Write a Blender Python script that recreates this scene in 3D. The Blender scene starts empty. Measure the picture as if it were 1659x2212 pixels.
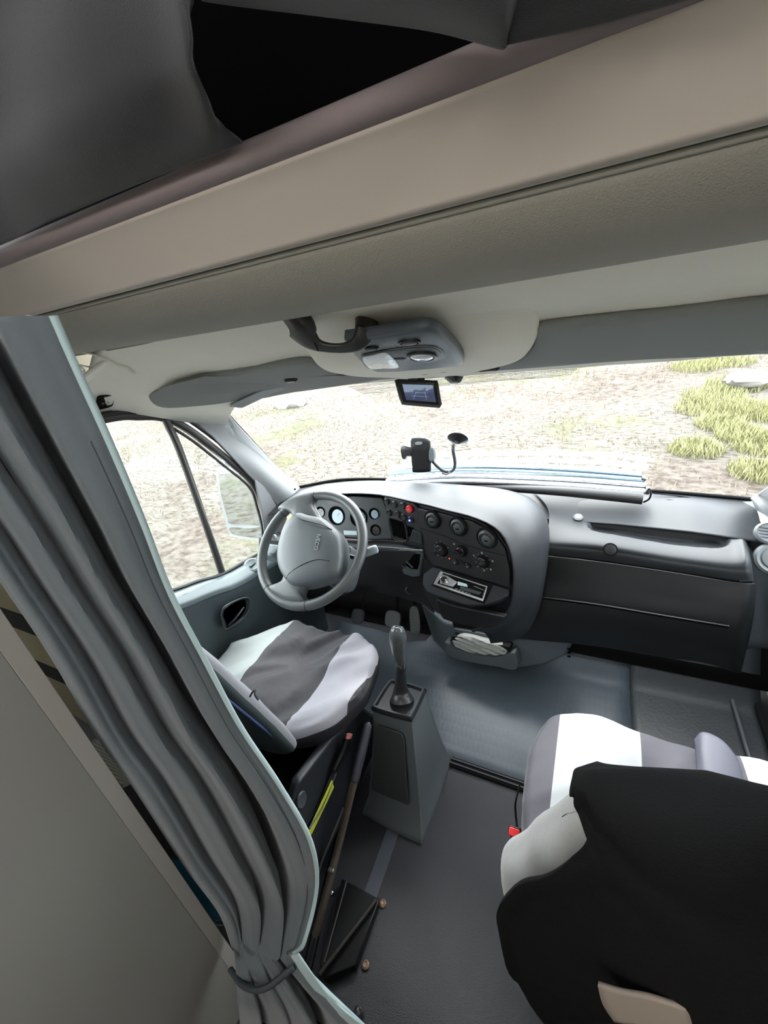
import bpy, bmesh, math, random
from mathutils import Vector, Matrix, noise
random.seed(7)
V=Vector; PI=math.pi
sc=bpy.context.scene; COL=sc.collection
# ------------------------------------------------------------ camera (metres, X right of van, Y forward, Z up from cab floor)
W,H,F=1659,2212,900.0
CAM=V((0,0,1.55))
def _axes():
    a=V((-1000-W/2,960-H/2,F)); vy=1860.0
    vx=-(a.y*vy+F*F)/a.x
    ex=-a.normalized(); ez=-V((vx,vy,F)).normalized(); ey=ez.cross(ex)
    return ex,ey,ez
EX,EY,EZ=_axes()
def ray(px,py):
    v=V((px-W/2,py-H/2,F)); return V((v.dot(EX),v.dot(EY),v.dot(EZ))).normalized()
def P(px,py,X=None,Y=None,Z=None,D=None):
    """the point of the van where a sight line meets the plane X=, Y= or Z= (or lies at depth D)"""
    r=ray(px,py)
    if X is not None: t=(X-CAM.x)/r.x
    elif Y is not None: t=(Y-CAM.y)/r.y
    elif Z is not None: t=(Z-CAM.z)/r.z
    else:
        fw=V((EX.z,EY.z,EZ.z)); t=D/r.dot(fw)
    return CAM+r*t
def onplane(px,py,p0,n):
    r=ray(px,py); return CAM+r*((p0-CAM).dot(n)/r.dot(n))
def onsurf(px,py,fz,t0=.3,t1=3.0):
    r=ray(px,py); a,b=t0,t1
    g=lambda t:(CAM+r*t).z-fz((CAM+r*t).x,(CAM+r*t).y)
    n=300; prev=t0; gp=g(t0)
    for i in range(1,n+1):
        t=t0+(t1-t0)*i/n; gt=g(t)
        if gp*gt<=0:
            a,b=prev,t
            for _ in range(30):
                m=(a+b)/2
                if g(a)*g(m)<=0: b=m
                else: a=m
            return CAM+r*a
        prev,gp=t,gt
    return CAM+r*1.0
cam=bpy.data.cameras.new('camera'); camo=bpy.data.objects.new('camera',cam); COL.objects.link(camo)
cam.sensor_fit='HORIZONTAL'; cam.sensor_width=36; cam.lens=F/W*36; cam.clip_start=.01
M=Matrix(((EX.x,-EX.y,-EX.z),(EY.x,-EY.y,-EY.z),(EZ.x,-EZ.y,-EZ.z))).to_4x4(); M.translation=CAM
camo.matrix_world=M; sc.camera=camo
sc.view_settings.view_transform='Standard'; sc.view_settings.look='None'; sc.view_settings.gamma=1
sc.view_settings.exposure=1.0
# ------------------------------------------------------------ materials
def srgb(*c):
    if len(c)==1: c=c*3
    return tuple(((x/255)/12.92 if x/255<=.04045 else ((x/255+.055)/1.055)**2.4) for x in c)+(1,)
MATS={}
def mat(name,col,rough=.6,metal=0,bump=0,bs=200,mott=0,ms=8,spec=.5,sheen=0,emis=None,coat=0):
    if name in MATS: return MATS[name]
    m=bpy.data.materials.new(name); m.use_nodes=True; nt=m.node_tree; b=nt.nodes['Principled BSDF']
    c=srgb(*col) if max(col)>1 else tuple(col)+(1,)
    b.inputs['Base Color'].default_value=c; b.inputs['Roughness'].default_value=rough
    b.inputs['Metallic'].default_value=metal; b.inputs['Specular IOR Level'].default_value=spec
    b.inputs['Sheen Weight'].default_value=sheen; b.inputs['Coat Weight'].default_value=coat
    tc=nt.nodes.new('ShaderNodeTexCoord')
    if mott:
        n=nt.nodes.new('ShaderNodeTexNoise'); n.inputs['Scale'].default_value=ms; n.inputs['Detail'].default_value=5
        nt.links.new(tc.outputs['Object'],n.inputs['Vector'])
        mx=nt.nodes.new('ShaderNodeMix'); mx.data_type='RGBA'
        mx.inputs['A'].default_value=tuple(x*(1-mott) for x in c[:3])+(1,); mx.inputs['B'].default_value=tuple(min(1,x*(1+mott)) for x in c[:3])+(1,)
        nt.links.new(n.outputs['Fac'],mx.inputs['Factor']); nt.links.new(mx.outputs['Result'],b.inputs['Base Color'])
    if bump:
        n=nt.nodes.new('ShaderNodeTexNoise'); n.inputs['Scale'].default_value=bs; n.inputs['Detail'].default_value=3
        nt.links.new(tc.outputs['Object'],n.inputs['Vector'])
        bp=nt.nodes.new('ShaderNodeBump'); bp.inputs['Strength'].default_value=bump; bp.inputs['Distance'].default_value=.002
        nt.links.new(n.outputs['Fac'],bp.inputs['Height']); nt.links.new(bp.outputs['Normal'],b.inputs['Normal'])
    if emis:
        b.inputs['Emission Color'].default_value=srgb(*emis[0]); b.inputs['Emission Strength'].default_value=emis[1]
    MATS[name]=m; return m
def striped(name,axis,stops,rough=.8,bump=.3,bs=30):
    """cloth whose panels change colour at given places along one axis of the van"""
    m=mat(name,(.5,.5,.5),rough,bump=bump,bs=bs,sheen=.2); nt=m.node_tree; b=nt.nodes['Principled BSDF']
    g=nt.nodes.new('ShaderNodeNewGeometry'); s=nt.nodes.new('ShaderNodeSeparateXYZ'); nt.links.new(g.outputs['Position'],s.inputs[0])
    mr=nt.nodes.new('ShaderNodeMapRange'); mr.inputs['From Min'].default_value=-2; mr.inputs['From Max'].default_value=2
    nt.links.new(s.outputs[axis],mr.inputs['Value'])
    r=nt.nodes.new('ShaderNodeValToRGB'); r.color_ramp.interpolation='CONSTANT'
    els=r.color_ramp.elements; els[0].position=0; els[0].color=srgb(*stops[0][1]); els.remove(els[1])
    for x,c in stops[1:]:
        e=els.new((x+2)/4); e.color=srgb(*c)
    nt.links.new(mr.outputs['Result'],r.inputs['Fac']); nt.links.new(r.outputs['Color'],b.inputs['Base Color'])
    return m
DASH=mat('charcoal grained plastic',(36,39,43),.5,bump=.12,bs=900,spec=.38)
DASH2=mat('black grained plastic',(25,26,28),.5,bump=.1,bs=900)
BLK=mat('black plastic',(16,16,18),.35)
BLKM=mat('matt black plastic',(12,12,13),.8,spec=.2)
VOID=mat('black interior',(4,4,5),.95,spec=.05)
GREYP=mat('grey plastic',(86,91,94),.42,bump=.1,bs=700)
GREYD=mat('dark grey plastic',(74,80,84),.45,bump=.12,bs=700)
BLUEG=mat('blue grey plastic',(80,88,94),.42,bump=.1,bs=600)
PILLAR=mat('pale grey pillar plastic',(108,111,113),.4,bump=.08,bs=600)
CREAM=mat('cream headliner fabric',(236,232,218),.95,bump=.35,bs=350,mott=.05,ms=6,spec=.1,sheen=.3)
ROLL=mat('grey brown woven fabric',(150,146,136),.95,bump=.5,bs=500,mott=.06,spec=.1,sheen=.2)
VISOR=mat('grey visor fabric',(142,144,142),.9,bump=.35,bs=600,spec=.15)
BEIGE=mat('beige laminate',(206,194,182),.55,bump=.05,bs=300)
EDGE=mat('mauve grey edging',(140,127,128),.7,bump=.1,bs=300)
PANELM=mat('grey laminate',(128,126,122),.6,bump=.06,bs=300,mott=.04,ms=3)
CURT=mat('grey blue curtain cloth',(88,96,101),.85,bump=.3,bs=900,sheen=.3)
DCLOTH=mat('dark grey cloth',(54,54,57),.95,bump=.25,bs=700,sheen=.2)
BCLOTH=mat('black fleece',(21,21,22),.98,bump=.5,bs=500,spec=.1)
RUB=mat('black rubber seal',(34,34,34),.55)
CHR=mat('chrome',(215,215,215),.15,metal=1)
SIL=mat('silver foil',(225,228,232),.22,metal=1,bump=.8,bs=160)
STEEL=mat('painted steel rod',(120,108,98),.45,metal=.5,bump=.2,bs=60,mott=.2,ms=40)
RED=mat('red plastic',(215,40,44),.3)
WHITE=mat('white plastic',(225,228,230),.4)
def glass(name,tint,base=.04):
    m=bpy.data.materials.new(name); m.use_nodes=True; nt=m.node_tree; nt.nodes.clear()
    o=nt.nodes.new('ShaderNodeOutputMaterial'); t=nt.nodes.new('ShaderNodeBsdfTransparent'); t.inputs[0].default_value=tint
    g=nt.nodes.new('ShaderNodeBsdfGlossy'); g.inputs['Roughness'].default_value=.02
    ge=nt.nodes.new('ShaderNodeNewGeometry'); dt=nt.nodes.new('ShaderNodeVectorMath'); dt.operation='DOT_PRODUCT'
    nt.links.new(ge.outputs['Normal'],dt.inputs[0]); nt.links.new(ge.outputs['Incoming'],dt.inputs[1])
    def mth(op,a,b=None):
        n=nt.nodes.new('ShaderNodeMath'); n.operation=op
        for i,x in enumerate((a,b)):
            if x is None: continue
            if isinstance(x,(int,float)): n.inputs[i].default_value=x
            else: nt.links.new(x,n.inputs[i])
        return n.outputs[0]
    c1=mth('POWER',mth('SUBTRACT',1.0,mth('ABSOLUTE',dt.outputs['Value'])),5.0); ff=mth('ADD',mth('MULTIPLY',c1,1-base*2),base*2)
    mx=nt.nodes.new('ShaderNodeMixShader'); nt.links.new(ff,mx.inputs[0]); nt.links.new(t.outputs[0],mx.inputs[1]); nt.links.new(g.outputs[0],mx.inputs[2])
    nt.links.new(mx.outputs[0],o.inputs[0]); return m
GLASS=glass('clear glass',(.93,.96,.95,1)); LENS=glass('lens glass',(.95,.97,1,1))
# ------------------------------------------------------------ object helpers
ORG={}
def tag(o,label,cat,group=None,kind=None):
    if label: o['label']=label
    if cat: o['category']=cat
    if group: o['group']=group
    if kind: o['kind']=kind
    return o
def root(name,label,cat,loc,group=None,kind=None):
    o=bpy.data.objects.new(name,None); o.empty_display_size=.02; COL.objects.link(o); o.location=loc; ORG[o.name]=V(loc)
    return tag(o,label,cat,group,kind)
def mk(name,verts,faces,m,parent=None,smooth=True,sharp=35,mi=None):
    org=ORG[parent.name] if parent is not None else V((0,0,0))
    if parent is None and verts:
        n=len(verts); c=V((sum(v[0] for v in verts)/n,sum(v[1] for v in verts)/n,min(v[2] for v in verts))); org=c
    me=bpy.data.meshes.new(name); me.from_pydata([tuple(V(v)-org) for v in verts],[],faces); me.update()
    bm=bmesh.new(); bm.from_mesh(me); bmesh.ops.remove_doubles(bm,verts=bm.verts,dist=1e-6); bmesh.ops.recalc_face_normals(bm,faces=bm.faces); 
    if len(bm.faces)!=len(faces): mi=None
    bm.to_mesh(me); bm.free()
    for x in (m if isinstance(m,(list,tuple)) else [m]): me.materials.append(x)
    if smooth:
        me.polygons.foreach_set('use_smooth',[True]*len(me.polygons)); me.set_sharp_from_angle(angle=math.radians(sharp))
    if mi:
        for p,i in zip(me.polygons,mi): p.material_index=i
    o=bpy.data.objects.new(name,me); COL.objects.link(o); ORG[o.name]=org
    if parent is not None: o.parent=parent
    else: o.location=org
    return o
def cr(pts,n,closed=False):
    """Catmull-Rom resample"""
    pts=[V(p) for p in pts]; k=len(pts); out=[]
    if k==2: return [pts[0].lerp(pts[1],i/(n-1)) for i in range(n)]
    segs=k if closed else k-1
    for i in range(n):
        s=i/(n if closed else n-1)*segs; j=min(int(s),segs-1); t=s-j
        if closed: a,b,c,d=pts[(j-1)%k],pts[j%k],pts[(j+1)%k],pts[(j+2)%k]
        else: a=pts[j-1] if j>0 else pts[0]*2-pts[1]; b=pts[j]; c=pts[j+1]; d=pts[j+2] if j+2<k else pts[k-1]*2-pts[k-2]
        out.append(.5*((2*b)+(c-a)*t+(2*a-5*b+4*c-d)*t*t+(3*b-a-3*c+d)*t*t*t))
    return out
def sheet(name,rows,m,parent=None,nu=24,nv=24,thick=.004,disp=None,sharp=60,off=0):
    R=[cr(r,nu) for r in rows]
    cols=[cr([R[j][i] for j in range(len(R))],nv) for i in range(nu)]
    vs=[]; fs=[]
    for i in range(nu):
        for j in range(nv):
            p=cols[i][j]
            if disp: p=disp(p.copy(),i/(nu-1),j/(nv-1))
            vs.append(p)
    for i in range(nu-1):
        for j in range(nv-1):
            a=i*nv+j; fs.append((a,a+1,a+nv+1,a+nv))
    o=mk(name,vs,fs,m,parent,sharp=sharp)
    if thick:
        s=o.modifiers.new('s','SOLIDIFY'); s.thickness=thick; s.offset=off
    return o
def plate(name,pts,n,th,m,parent=None,bev=.002,seg=2,sharp=40):
    """planar outline given depth th along n, bevelled"""
    pts=[V(p) for p in pts]; n=V(n).normalized(); k=len(pts)
    vs=pts+[p+n*th for p in pts]
    fs=[tuple(range(k)),tuple(range(2*k-1,k-1,-1))]+[(i,(i+1)%k,(i+1)%k+k,i+k) for i in range(k)]
    o=mk(name,vs,fs,m,parent,sharp=sharp)
    if bev:
        b=o.modifiers.new('b','BEVEL'); b.width=bev; b.segments=seg; b.limit_method='ANGLE'; b.angle_limit=.6
    return o
def box(name,c,s,m,parent=None,bev=.004,rz=0,rx=0,ry=0,seg=3):
    R=Matrix.Rotation(rz,3,'Z')@Matrix.Rotation(ry,3,'Y')@Matrix.Rotation(rx,3,'X'); c=V(c)
    vs=[c+R@V((x*s[0]/2,y*s[1]/2,z*s[2]/2)) for z in(-1,1) for x,y in((-1,-1),(1,-1),(1,1),(-1,1))]
    fs=[(0,3,2,1),(4,5,6,7)]+[(i,(i+1)%4,(i+1)%4+4,i+4) for i in range(4)]
    o=mk(name,vs,fs,m,parent)
    if bev:
        b=o.modifiers.new('b','BEVEL'); b.width=bev; b.segments=seg; b.limit_method='ANGLE'
    return o
def tube(name,pts,r,m,parent=None,seg=12,n=None,ratio=1,up=None,closed=False,power=2,sharp=50):
    """sweep; r number or list; ratio = thickness along up / width; power>2 squares the section"""
    rr=r if isinstance(r,(list,tuple)) else [r]*len(pts)
    k=len(pts)
    if n:
        q=[V((a,0,0)) for a in rr]; rr=[x.x for x in cr(q,n,closed)]; pts=cr(pts,n,closed)
    else: pts=[V(p) for p in pts]
    k=len(pts); vs=[]; prev=None
    for i,p in enumerate(pts):
        if closed: t=(pts[(i+1)%k]-pts[i-1]).normalized()
        else: t=(pts[min(i+1,k-1)]-pts[max(i-1,0)]).normalized()
        if up is not None: u=V(up)
        elif prev is None: u=V((0,0,1)) if abs(t.z)<.9 else V((1,0,0))
        else: u=prev
        u=(u-t*u.dot(t)).normalized(); prev=u; s=t.cross(u)
        for j in range(seg):
            a=2*PI*j/seg; ca,sa=math.cos(a),math.sin(a)
            f=(abs(ca)**power+abs(sa)**power)**(-1/power) if power!=2 else 1
            vs.append(p+s*ca*f*rr[i]+u*sa*f*rr[i]*ratio)
    fs=[]
    for i in range(k if closed else k-1):
        for j in range(seg):
            a=i*seg+j; b=i*seg+(j+1)%seg; c=((i+1)%k)*seg
            fs.append((a,b,c+(j+1)%seg,c+j))
    if not closed: fs+= [tuple(range(seg-1,-1,-1)),tuple((k-1)*seg+j for j in range(seg))]
    return mk(name,vs,fs,m,parent,sharp=sharp)
class Fr:
    """a local frame: u right, v up, n outward"""
    def __init__(s,o,u,v): s.o=V(o); s.u=V(u).normalized(); s.n=s.u.cross(V(v)).normalized(); s.v=s.n.cross(s.u)
    def at(s,a,b,c=0): return s.o+s.u*a+s.v*b+s.n*c
    def px(s,x,y,c=0): return onplane(x,y,s.o+s.n*c,s.n)
    def ab(s,x,y):
        d=s.px(x,y)-s.o; return d.dot(s.u),d.dot(s.v)
    def shift(s,a,b,c=0): return Fr(s.at(a,b,c),s.u,s.v)
def lathe(name,fr,prof,m,parent=None,seg=32,a=0,b=0,sx=1,sy=1,power=2,sharp=35):
    """profile of (radius, height along n) turned about fr.n; sx, sy, power stretch and square it"""
    vs=[];fs=[]
    for r,h in prof:
        for j in range(seg):
            t=2*PI*j/seg; ca,sa=math.cos(t),math.sin(t); f=(abs(ca)**power+abs(sa)**power)**(-1/power)
            vs.append(fr.at(a+r*ca*f*sx,b+r*sa*f*sy,h))
    for i in range(len(prof)-1):
        for j in range(seg): fs.append((i*seg+j,i*seg+(j+1)%seg,(i+1)*seg+(j+1)%seg,(i+1)*seg+j))
    fs.append(tuple(range(seg-1,-1,-1))); fs.append(tuple((len(prof)-1)*seg+j for j in range(seg)))
    return mk(name,vs,fs,m,parent,sharp=sharp)
def dome(name,outline,fr,prof,m,parent=None,n=48,disp=None,sharp=50,smooth_out=True,centre=None):
    """outline (list of (a,b) in frame) stacked at (scale, height) rings"""
    pts=cr([V((a,b,0)) for a,b in outline],n,True) if smooth_out else [V((a,b,0)) for a,b in outline]
    n=len(pts); c=V(centre+(0,)) if centre else sum(pts,V((0,0,0)))/n; vs=[];fs=[]
    for s,h in prof:
        for p in pts:
            q=c+(p-c)*s; w=fr.at(q.x,q.y,h)
            if disp: w=disp(w,q,s,h)
            vs.append(w)
    for i in range(len(prof)-1):
        for j in range(n): fs.append((i*n+j,i*n+(j+1)%n,(i+1)*n+(j+1)%n,(i+1)*n+j))
    fs.append(tuple(range(n-1,-1,-1))); fs.append(tuple((len(prof)-1)*n+j for j in range(n)))
    return mk(name,vs,fs,m,parent,sharp=sharp)
def text(name,s,fr,size,m,parent,depth=.0005,rot=0,align='CENTER'):
    c=bpy.data.curves.new(name,'FONT'); c.body=s; c.size=size; c.extrude=depth; c.align_x=align; c.align_y='CENTER'
    t=bpy.data.objects.new(name,c); COL.objects.link(t); dg=bpy.context.evaluated_depsgraph_get(); dg.update()
    me=bpy.data.meshes.new_from_object(t.evaluated_get(dg)); vs=[v.co.copy() for v in me.vertices]; fs=[tuple(p.vertices) for p in me.polygons]
    bpy.data.objects.remove(t); cr_,sr=math.cos(rot),math.sin(rot)
    return mk(name,[fr.at(v.x*cr_-v.y*sr,v.x*sr+v.y*cr_,v.z) for v in vs],fs,m,parent,smooth=False)
def wob(p,s,a):
    return a*noise.noise(V(p)*s)
# ============================================================ SETTING
XC=-.38
def hlz(x,y):
    d=max(0,-.93-x); e=max(0,x-.2)
    return 1.565-.4255*(y-.75)-.10*(d/.32)**3-.08*(e/.35)**4-.02*max(0,(.9-abs(x-XC))/.9)*0
# floor
def floor_mat():
    m=mat('black textured vinyl',(44,45,50),.5,bump=.6,bs=420,mott=.12,ms=14); return m
FV=floor_mat()
fl=box('floor',(-.35,.2,-.02),(2.16,3.6,.04),FV,bev=0); tag(fl,'black grained vinyl floor of the van','floor',kind='structure')
# cab floor mat with woven lozenge relief
def matmat():
    m=mat('blue grey rubber',(70,80,88),.5,mott=.1,ms=10); nt=m.node_tree; b=nt.nodes['Principled BSDF']
    tc=nt.nodes.new('ShaderNodeTexCoord')
    mp=nt.nodes.new('ShaderNodeMapping'); mp.inputs['Scale'].default_value=(52,22,1); nt.links.new(tc.outputs['Object'],mp.inputs[0])
    w=nt.nodes.new('ShaderNodeTexVoronoi'); w.feature='DISTANCE_TO_EDGE'; w.inputs['Scale'].default_value=1; w.inputs['Randomness'].default_value=.25; nt.links.new(mp.outputs[0],w.inputs['Vector'])
    bp=nt.nodes.new('ShaderNodeBump'); bp.inputs['Strength'].default_value=.4; bp.inputs['Distance'].default_value=.003
    nt.links.new(w.outputs['Distance'],bp.inputs['Height']); nt.links.new(bp.outputs['Normal'],b.inputs['Normal'])
    return m
MM=matmat()
rows=[]
for x in (-1.22,-.95,-.7,-.45,-.2,.0,.22):
    rows.append([V((x,.93,.006)),V((x,1.15,.006)),V((x,1.36,.008)),V((x,1.42,.008)),V((x,1.46,.01)),V((x,1.48,.012))] if x<-.6 else [V((x,.93,.006)),V((x,1.15,.006)),V((x,1.4,.008)),V((x,1.5,.02)),V((x,1.62,.14)),V((x,1.72,.3))])
mo=sheet('cab_floor_mat',rows,MM,nu=30,nv=16,thick=.008,off=-1); tag(mo,'blue grey moulded rubber cab floor mat in front of the black threshold strip','floor mat')
rows=[]
for x in (.205,.4,.63):
    rows.append([V((x,.9,.009)),V((x,1.15,.011)),V((x,1.4,.013)),V((x,1.5,.026)),V((x,1.615,.15)),V((x,1.715,.31))])
mo=sheet('passenger_floor_mat',rows,mat('charcoal rubber',(50,55,58),.5,bump=.7,bs=90),nu=20,nv=14,thick=.008,off=-1); tag(mo,'dark charcoal floor mat in the passenger footwell beside the blue grey mat','floor mat')
th=root('threshold_strip','black ribbed aluminium strip dividing front rubber mat from black vinyl floor','threshold strip',(-.33,.92,0))
box('strip_base',(-.33,.918,.006),(1.3,.035,.01),BLKM,th,.002)
for k in (-.008,.008): box('rib',(-.33,.918+k,.013),(1.3,.006,.006),mat('dark satin metal',(60,62,66),.35,metal=.6),th,.001)
# lighter seam band on the rear floor
sb=box('floor_seam',(-.505,.53,.0015),(.042,.34,.003),mat('worn vinyl',(74,78,88),.5,bump=.3,bs=400),bev=.001,rz=.04); tag(sb,'faded lengthwise band on the black vinyl floor behind the gear console','floor strip')
# walls and roof of the cab
wl=box('wall_left',(-1.42,-.62,.9),(.05,1.56,2.1),PANELM,bev=0); tag(wl,'plain grey left side wall of the living area','wall',kind='structure')
wr=box('wall_right',(.70,-.42,.9),(.05,2.3,2.1),PANELM,bev=0); tag(wr,'plain grey right side wall of the living area','wall',kind='structure')
ce=box('ceiling',(-.35,-.35,2.12),(2.2,2.6,.04),CREAM,bev=0); tag(ce,'pale ceiling of the raised van roof','ceiling',kind='structure')
wb=box('wall_back',(-.35,-1.55,1.05),(2.2,.05,2.1),CREAM,bev=0); tag(wb,'pale rear wall of the living area','wall',kind='structure')
# body shell over the cab (outside skin, keeps daylight out above the lining)
shell=sheet('roof_skin',[[V((x,.74,2.16)),V((x,.74,1.85)),V((x,.76,1.70)),V((x,.95,1.62)),V((x,1.2,1.47)),V((x,1.27,1.42))] for x in (-1.42,-.9,-.38,.2,.72)],mat('white body paint',(225,228,230),.3),nu=12,nv=10,thick=.01); tag(shell,'white painted roof skin above the cab lining','roof',kind='structure')
# headliner with sculpted lower left side
rows=[]
for i in range(15):
    x=-1.30+(.72+1.30)*i/14
    c=[]
    for j in range(9):
        y=.70+(1.262-.70)*j/8
        lim=1.262-(.10 if x<-1.15 else 0)
        y=min(y,lim) if j<8 else lim
        c.append(V((x,y,hlz(x,y))))
    rows.append(c)
hd=sheet('headliner',rows,CREAM,nu=60,nv=30,thick=.012,off=0,disp=lambda p,u,v:p+V((0,0,.004*noise.noise(p*5)))); hd['kind']='structure'; tag(hd,'cream fabric headliner of the cab','headliner')
# left side lining between headliner edge and door top
def cp(px,py,y=None,x=None): return P(px,py,X=x,Y=y)
rows=[[V((-1.27,.45,1.47)),P(150,840,X=-1.28),P(225,895,X=-1.312)],
      [V((-1.25,.62,1.475)),P(215,830,X=-1.275),P(215,897,X=-1.312)],
      [onsurf(240,770,hlz),P(270,840,X=-1.27),P(290,893,X=-1.312)],
      [onsurf(310,790,hlz),P(335,860,X=-1.26),P(370,893,X=-1.31)],
      [P(350,860,X=-1.24),P(395,880,X=-1.27),P(400,900,X=-1.30)],
      [P(440,868,X=-1.225),P(450,880,X=-1.25),P(440,893,X=-1.28)],
      [P(470,866,X=-1.215),P(474,872,X=-1.235),P(468,874,X=-1.26)]]
sl=sheet('trim_1',rows,CREAM,nu=30,nv=14,thick=.008); tag(sl,'cream lining curving down to the driver door frame','trim',kind='structure')
p_=onsurf(224,861,hlz); e_=.01; n_=V(((hlz(p_.x+e_,p_.y)-hlz(p_.x-e_,p_.y))/(2*e_),(hlz(p_.x,p_.y+e_)-hlz(p_.x,p_.y-e_))/(2*e_),-1)).normalized()
fr=Fr(p_+n_*.008,V((0,1,0)),n_.cross(V((0,1,0)))); fr.v=V((0,1,0)).cross(n_)*-1; fr.n=n_
sw=root('lining_socket','small black square socket hole in the cream lining above driver door','socket',fr.at(0,0))
lathe('rim',fr,[(.024,-.006),(.026,0.006),(.022,.009),(.020,.002)],mat('dark brown plastic',(34,31,29),.9,spec=.1),sw,power=5)
for k in range(3): box('contact',fr.at(-.008+.008*k,-.006,.004),(.004,.004,.004),mat('pale contact',(150,146,140),.3),sw,.001)
# ------------------------------------------------------------ bed board beam over the cab
def q(r,Y): return 1.55+r*Y
bm_=root('overhead_beam','beige laminated overhead bed board spanning the van above the cab','bed board',(XC,.45,1.6))
X0,X1=-1.38,.70
def strip(name,prof,m,parent,thick=.004,nv=20,sharp=50):
    return sheet(name,[[V((x,y,z)) for y,z in prof] for x in (X0,-.7,0,X1)],m,parent,nu=10,nv=nv,thick=thick,sharp=sharp,off=0)
strip('fascia',[(.440,q(.337,.44)),(.455,q(.30,.455)),(.485,q(.215,.485)),(.50,q(.172,.50))],BEIGE,bm_)
strip('edging',[(.437,q(.388,.437)),(.428,q(.38,.428)),(.430,q(.355,.43)),(.440,q(.337,.44))],EDGE,bm_)
tube('groove_trim',[(X0,.505,q(.176,.505)),(X1,.505,q(.176,.505))],.0045,mat('pale trim bead',(200,198,186),.4),bm_,seg=10)
tube('groove_trim',[(X0,.512,q(.160,.512)),(X1,.512,q(.160,.512))],.0035,mat('grey trim bead',(150,148,138),.5),bm_,seg=10)
strip('rear_seal',[(.50,q(.174,.5)),(.518,q(.166,.518)),(.515,q(.155,.515))],mat('dark joint',(70,68,64),.8),bm_,.002)
box('board',(XC,.66,1.702),(2.08,.38,.02),BEIGE,bm_,.002)
rl=strip('headliner_roll',[(.515,q(.158,.515)),(.525,q(.125,.525)),(.56,q(.070,.56)),(.62,q(.034,.62)),(.69,q(.018,.69)),(.76,1.567)],ROLL,None,.006,30)
tag(rl,'grey brown padded roll across the rear edge of the cab headliner','padded roll')
# ------------------------------------------------------------ dark cloth around the bunk opening
def cl(rows,name,label,m,amp=.0,nu=50,nv=40):
    def d(p,u,v): return p+V((0,amp*math.sin(5*u*PI+3*v)*.5+.008*noise.noise(p*7),0))
    o=sheet(name,rows,m,nu=nu,nv=nv,thick=.003,disp=d); tag(o,label,'curtain'); return o
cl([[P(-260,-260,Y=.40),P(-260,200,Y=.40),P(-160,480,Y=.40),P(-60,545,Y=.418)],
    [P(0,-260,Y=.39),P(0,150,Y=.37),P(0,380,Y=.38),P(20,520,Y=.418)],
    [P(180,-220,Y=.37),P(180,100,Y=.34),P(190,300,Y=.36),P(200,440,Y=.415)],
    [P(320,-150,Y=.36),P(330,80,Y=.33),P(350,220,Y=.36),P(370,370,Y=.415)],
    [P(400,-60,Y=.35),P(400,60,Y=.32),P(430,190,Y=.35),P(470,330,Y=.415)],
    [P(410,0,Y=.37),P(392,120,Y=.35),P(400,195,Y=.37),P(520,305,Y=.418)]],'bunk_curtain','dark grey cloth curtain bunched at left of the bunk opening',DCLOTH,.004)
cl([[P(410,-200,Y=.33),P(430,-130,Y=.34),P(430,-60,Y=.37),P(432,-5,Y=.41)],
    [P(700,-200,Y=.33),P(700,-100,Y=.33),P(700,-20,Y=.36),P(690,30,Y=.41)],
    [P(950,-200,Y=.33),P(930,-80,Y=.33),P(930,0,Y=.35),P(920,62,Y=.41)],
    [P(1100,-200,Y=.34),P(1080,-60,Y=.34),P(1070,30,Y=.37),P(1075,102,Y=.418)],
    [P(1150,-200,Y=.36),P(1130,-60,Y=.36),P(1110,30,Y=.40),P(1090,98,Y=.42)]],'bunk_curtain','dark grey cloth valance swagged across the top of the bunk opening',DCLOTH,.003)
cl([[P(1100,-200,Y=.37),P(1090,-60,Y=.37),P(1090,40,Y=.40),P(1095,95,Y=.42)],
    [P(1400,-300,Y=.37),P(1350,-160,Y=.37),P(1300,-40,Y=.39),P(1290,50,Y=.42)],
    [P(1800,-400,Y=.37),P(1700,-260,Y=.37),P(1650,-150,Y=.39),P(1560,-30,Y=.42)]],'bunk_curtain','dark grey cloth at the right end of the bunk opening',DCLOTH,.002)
bk=sheet('bunk_dark_sheet',[[V((x,.60,2.12)),V((x,.58,1.95)),V((x,.52,1.716))] for x in (-1.38,-.4,.68)],VOID,nu=20,nv=8,thick=.003); tag(bk,'added black sheet standing in for the darkness inside the bunk opening','curtain')  # added black backing, its colour stands in for the unlit bunk interior
# ------------------------------------------------------------ windscreen and pillars
WB=[P(600,1075,Y=1.40)+V((0,0,-.01)),P(645,1052,Y=1.47),P(740,1036,Y=1.58),P(860,1036,Y=1.67),P(1000,1044,Y=1.71),P(1200,1052,Y=1.72),P(1400,1060,Y=1.70),P(1625,1078,Y=1.62),V((.62,1.48,.84))]
WT=[P(452,878,Y=1.10),P(472,868,Y=1.15),V((-1.1,1.205,1.355)),V((-.8,1.245,1.362)),V((-.4,1.262,1.365)),V((-.05,1.262,1.365)),V((.2,1.245,1.362)),V((.42,1.205,1.355)),V((.58,1.12,1.335))]
WM=[(b+t)/2+V((0,.012,.008)) for b,t in zip(WB,WT)]
ws=sheet('windscreen',[[b+(b-m_)*.02,m_,t+(t-m_)*.02] for b,m_,t in zip(WB,WM,WT)],GLASS,nu=40,nv=14,thick=0)
ws.name='window_1'; tag(ws,'curved glass windscreen of the cab','windscreen',kind='structure')
def wsp(px,py):
    """where a sight line meets the windscreen (plane fit near its middle)"""
    p0=V((-.4,1.262,1.365)); p1=V((-.4,1.71,.80)); n=V((1,0,0)).cross(p1-p0).normalized()
    return onplane(px,py,p0,n)
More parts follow.
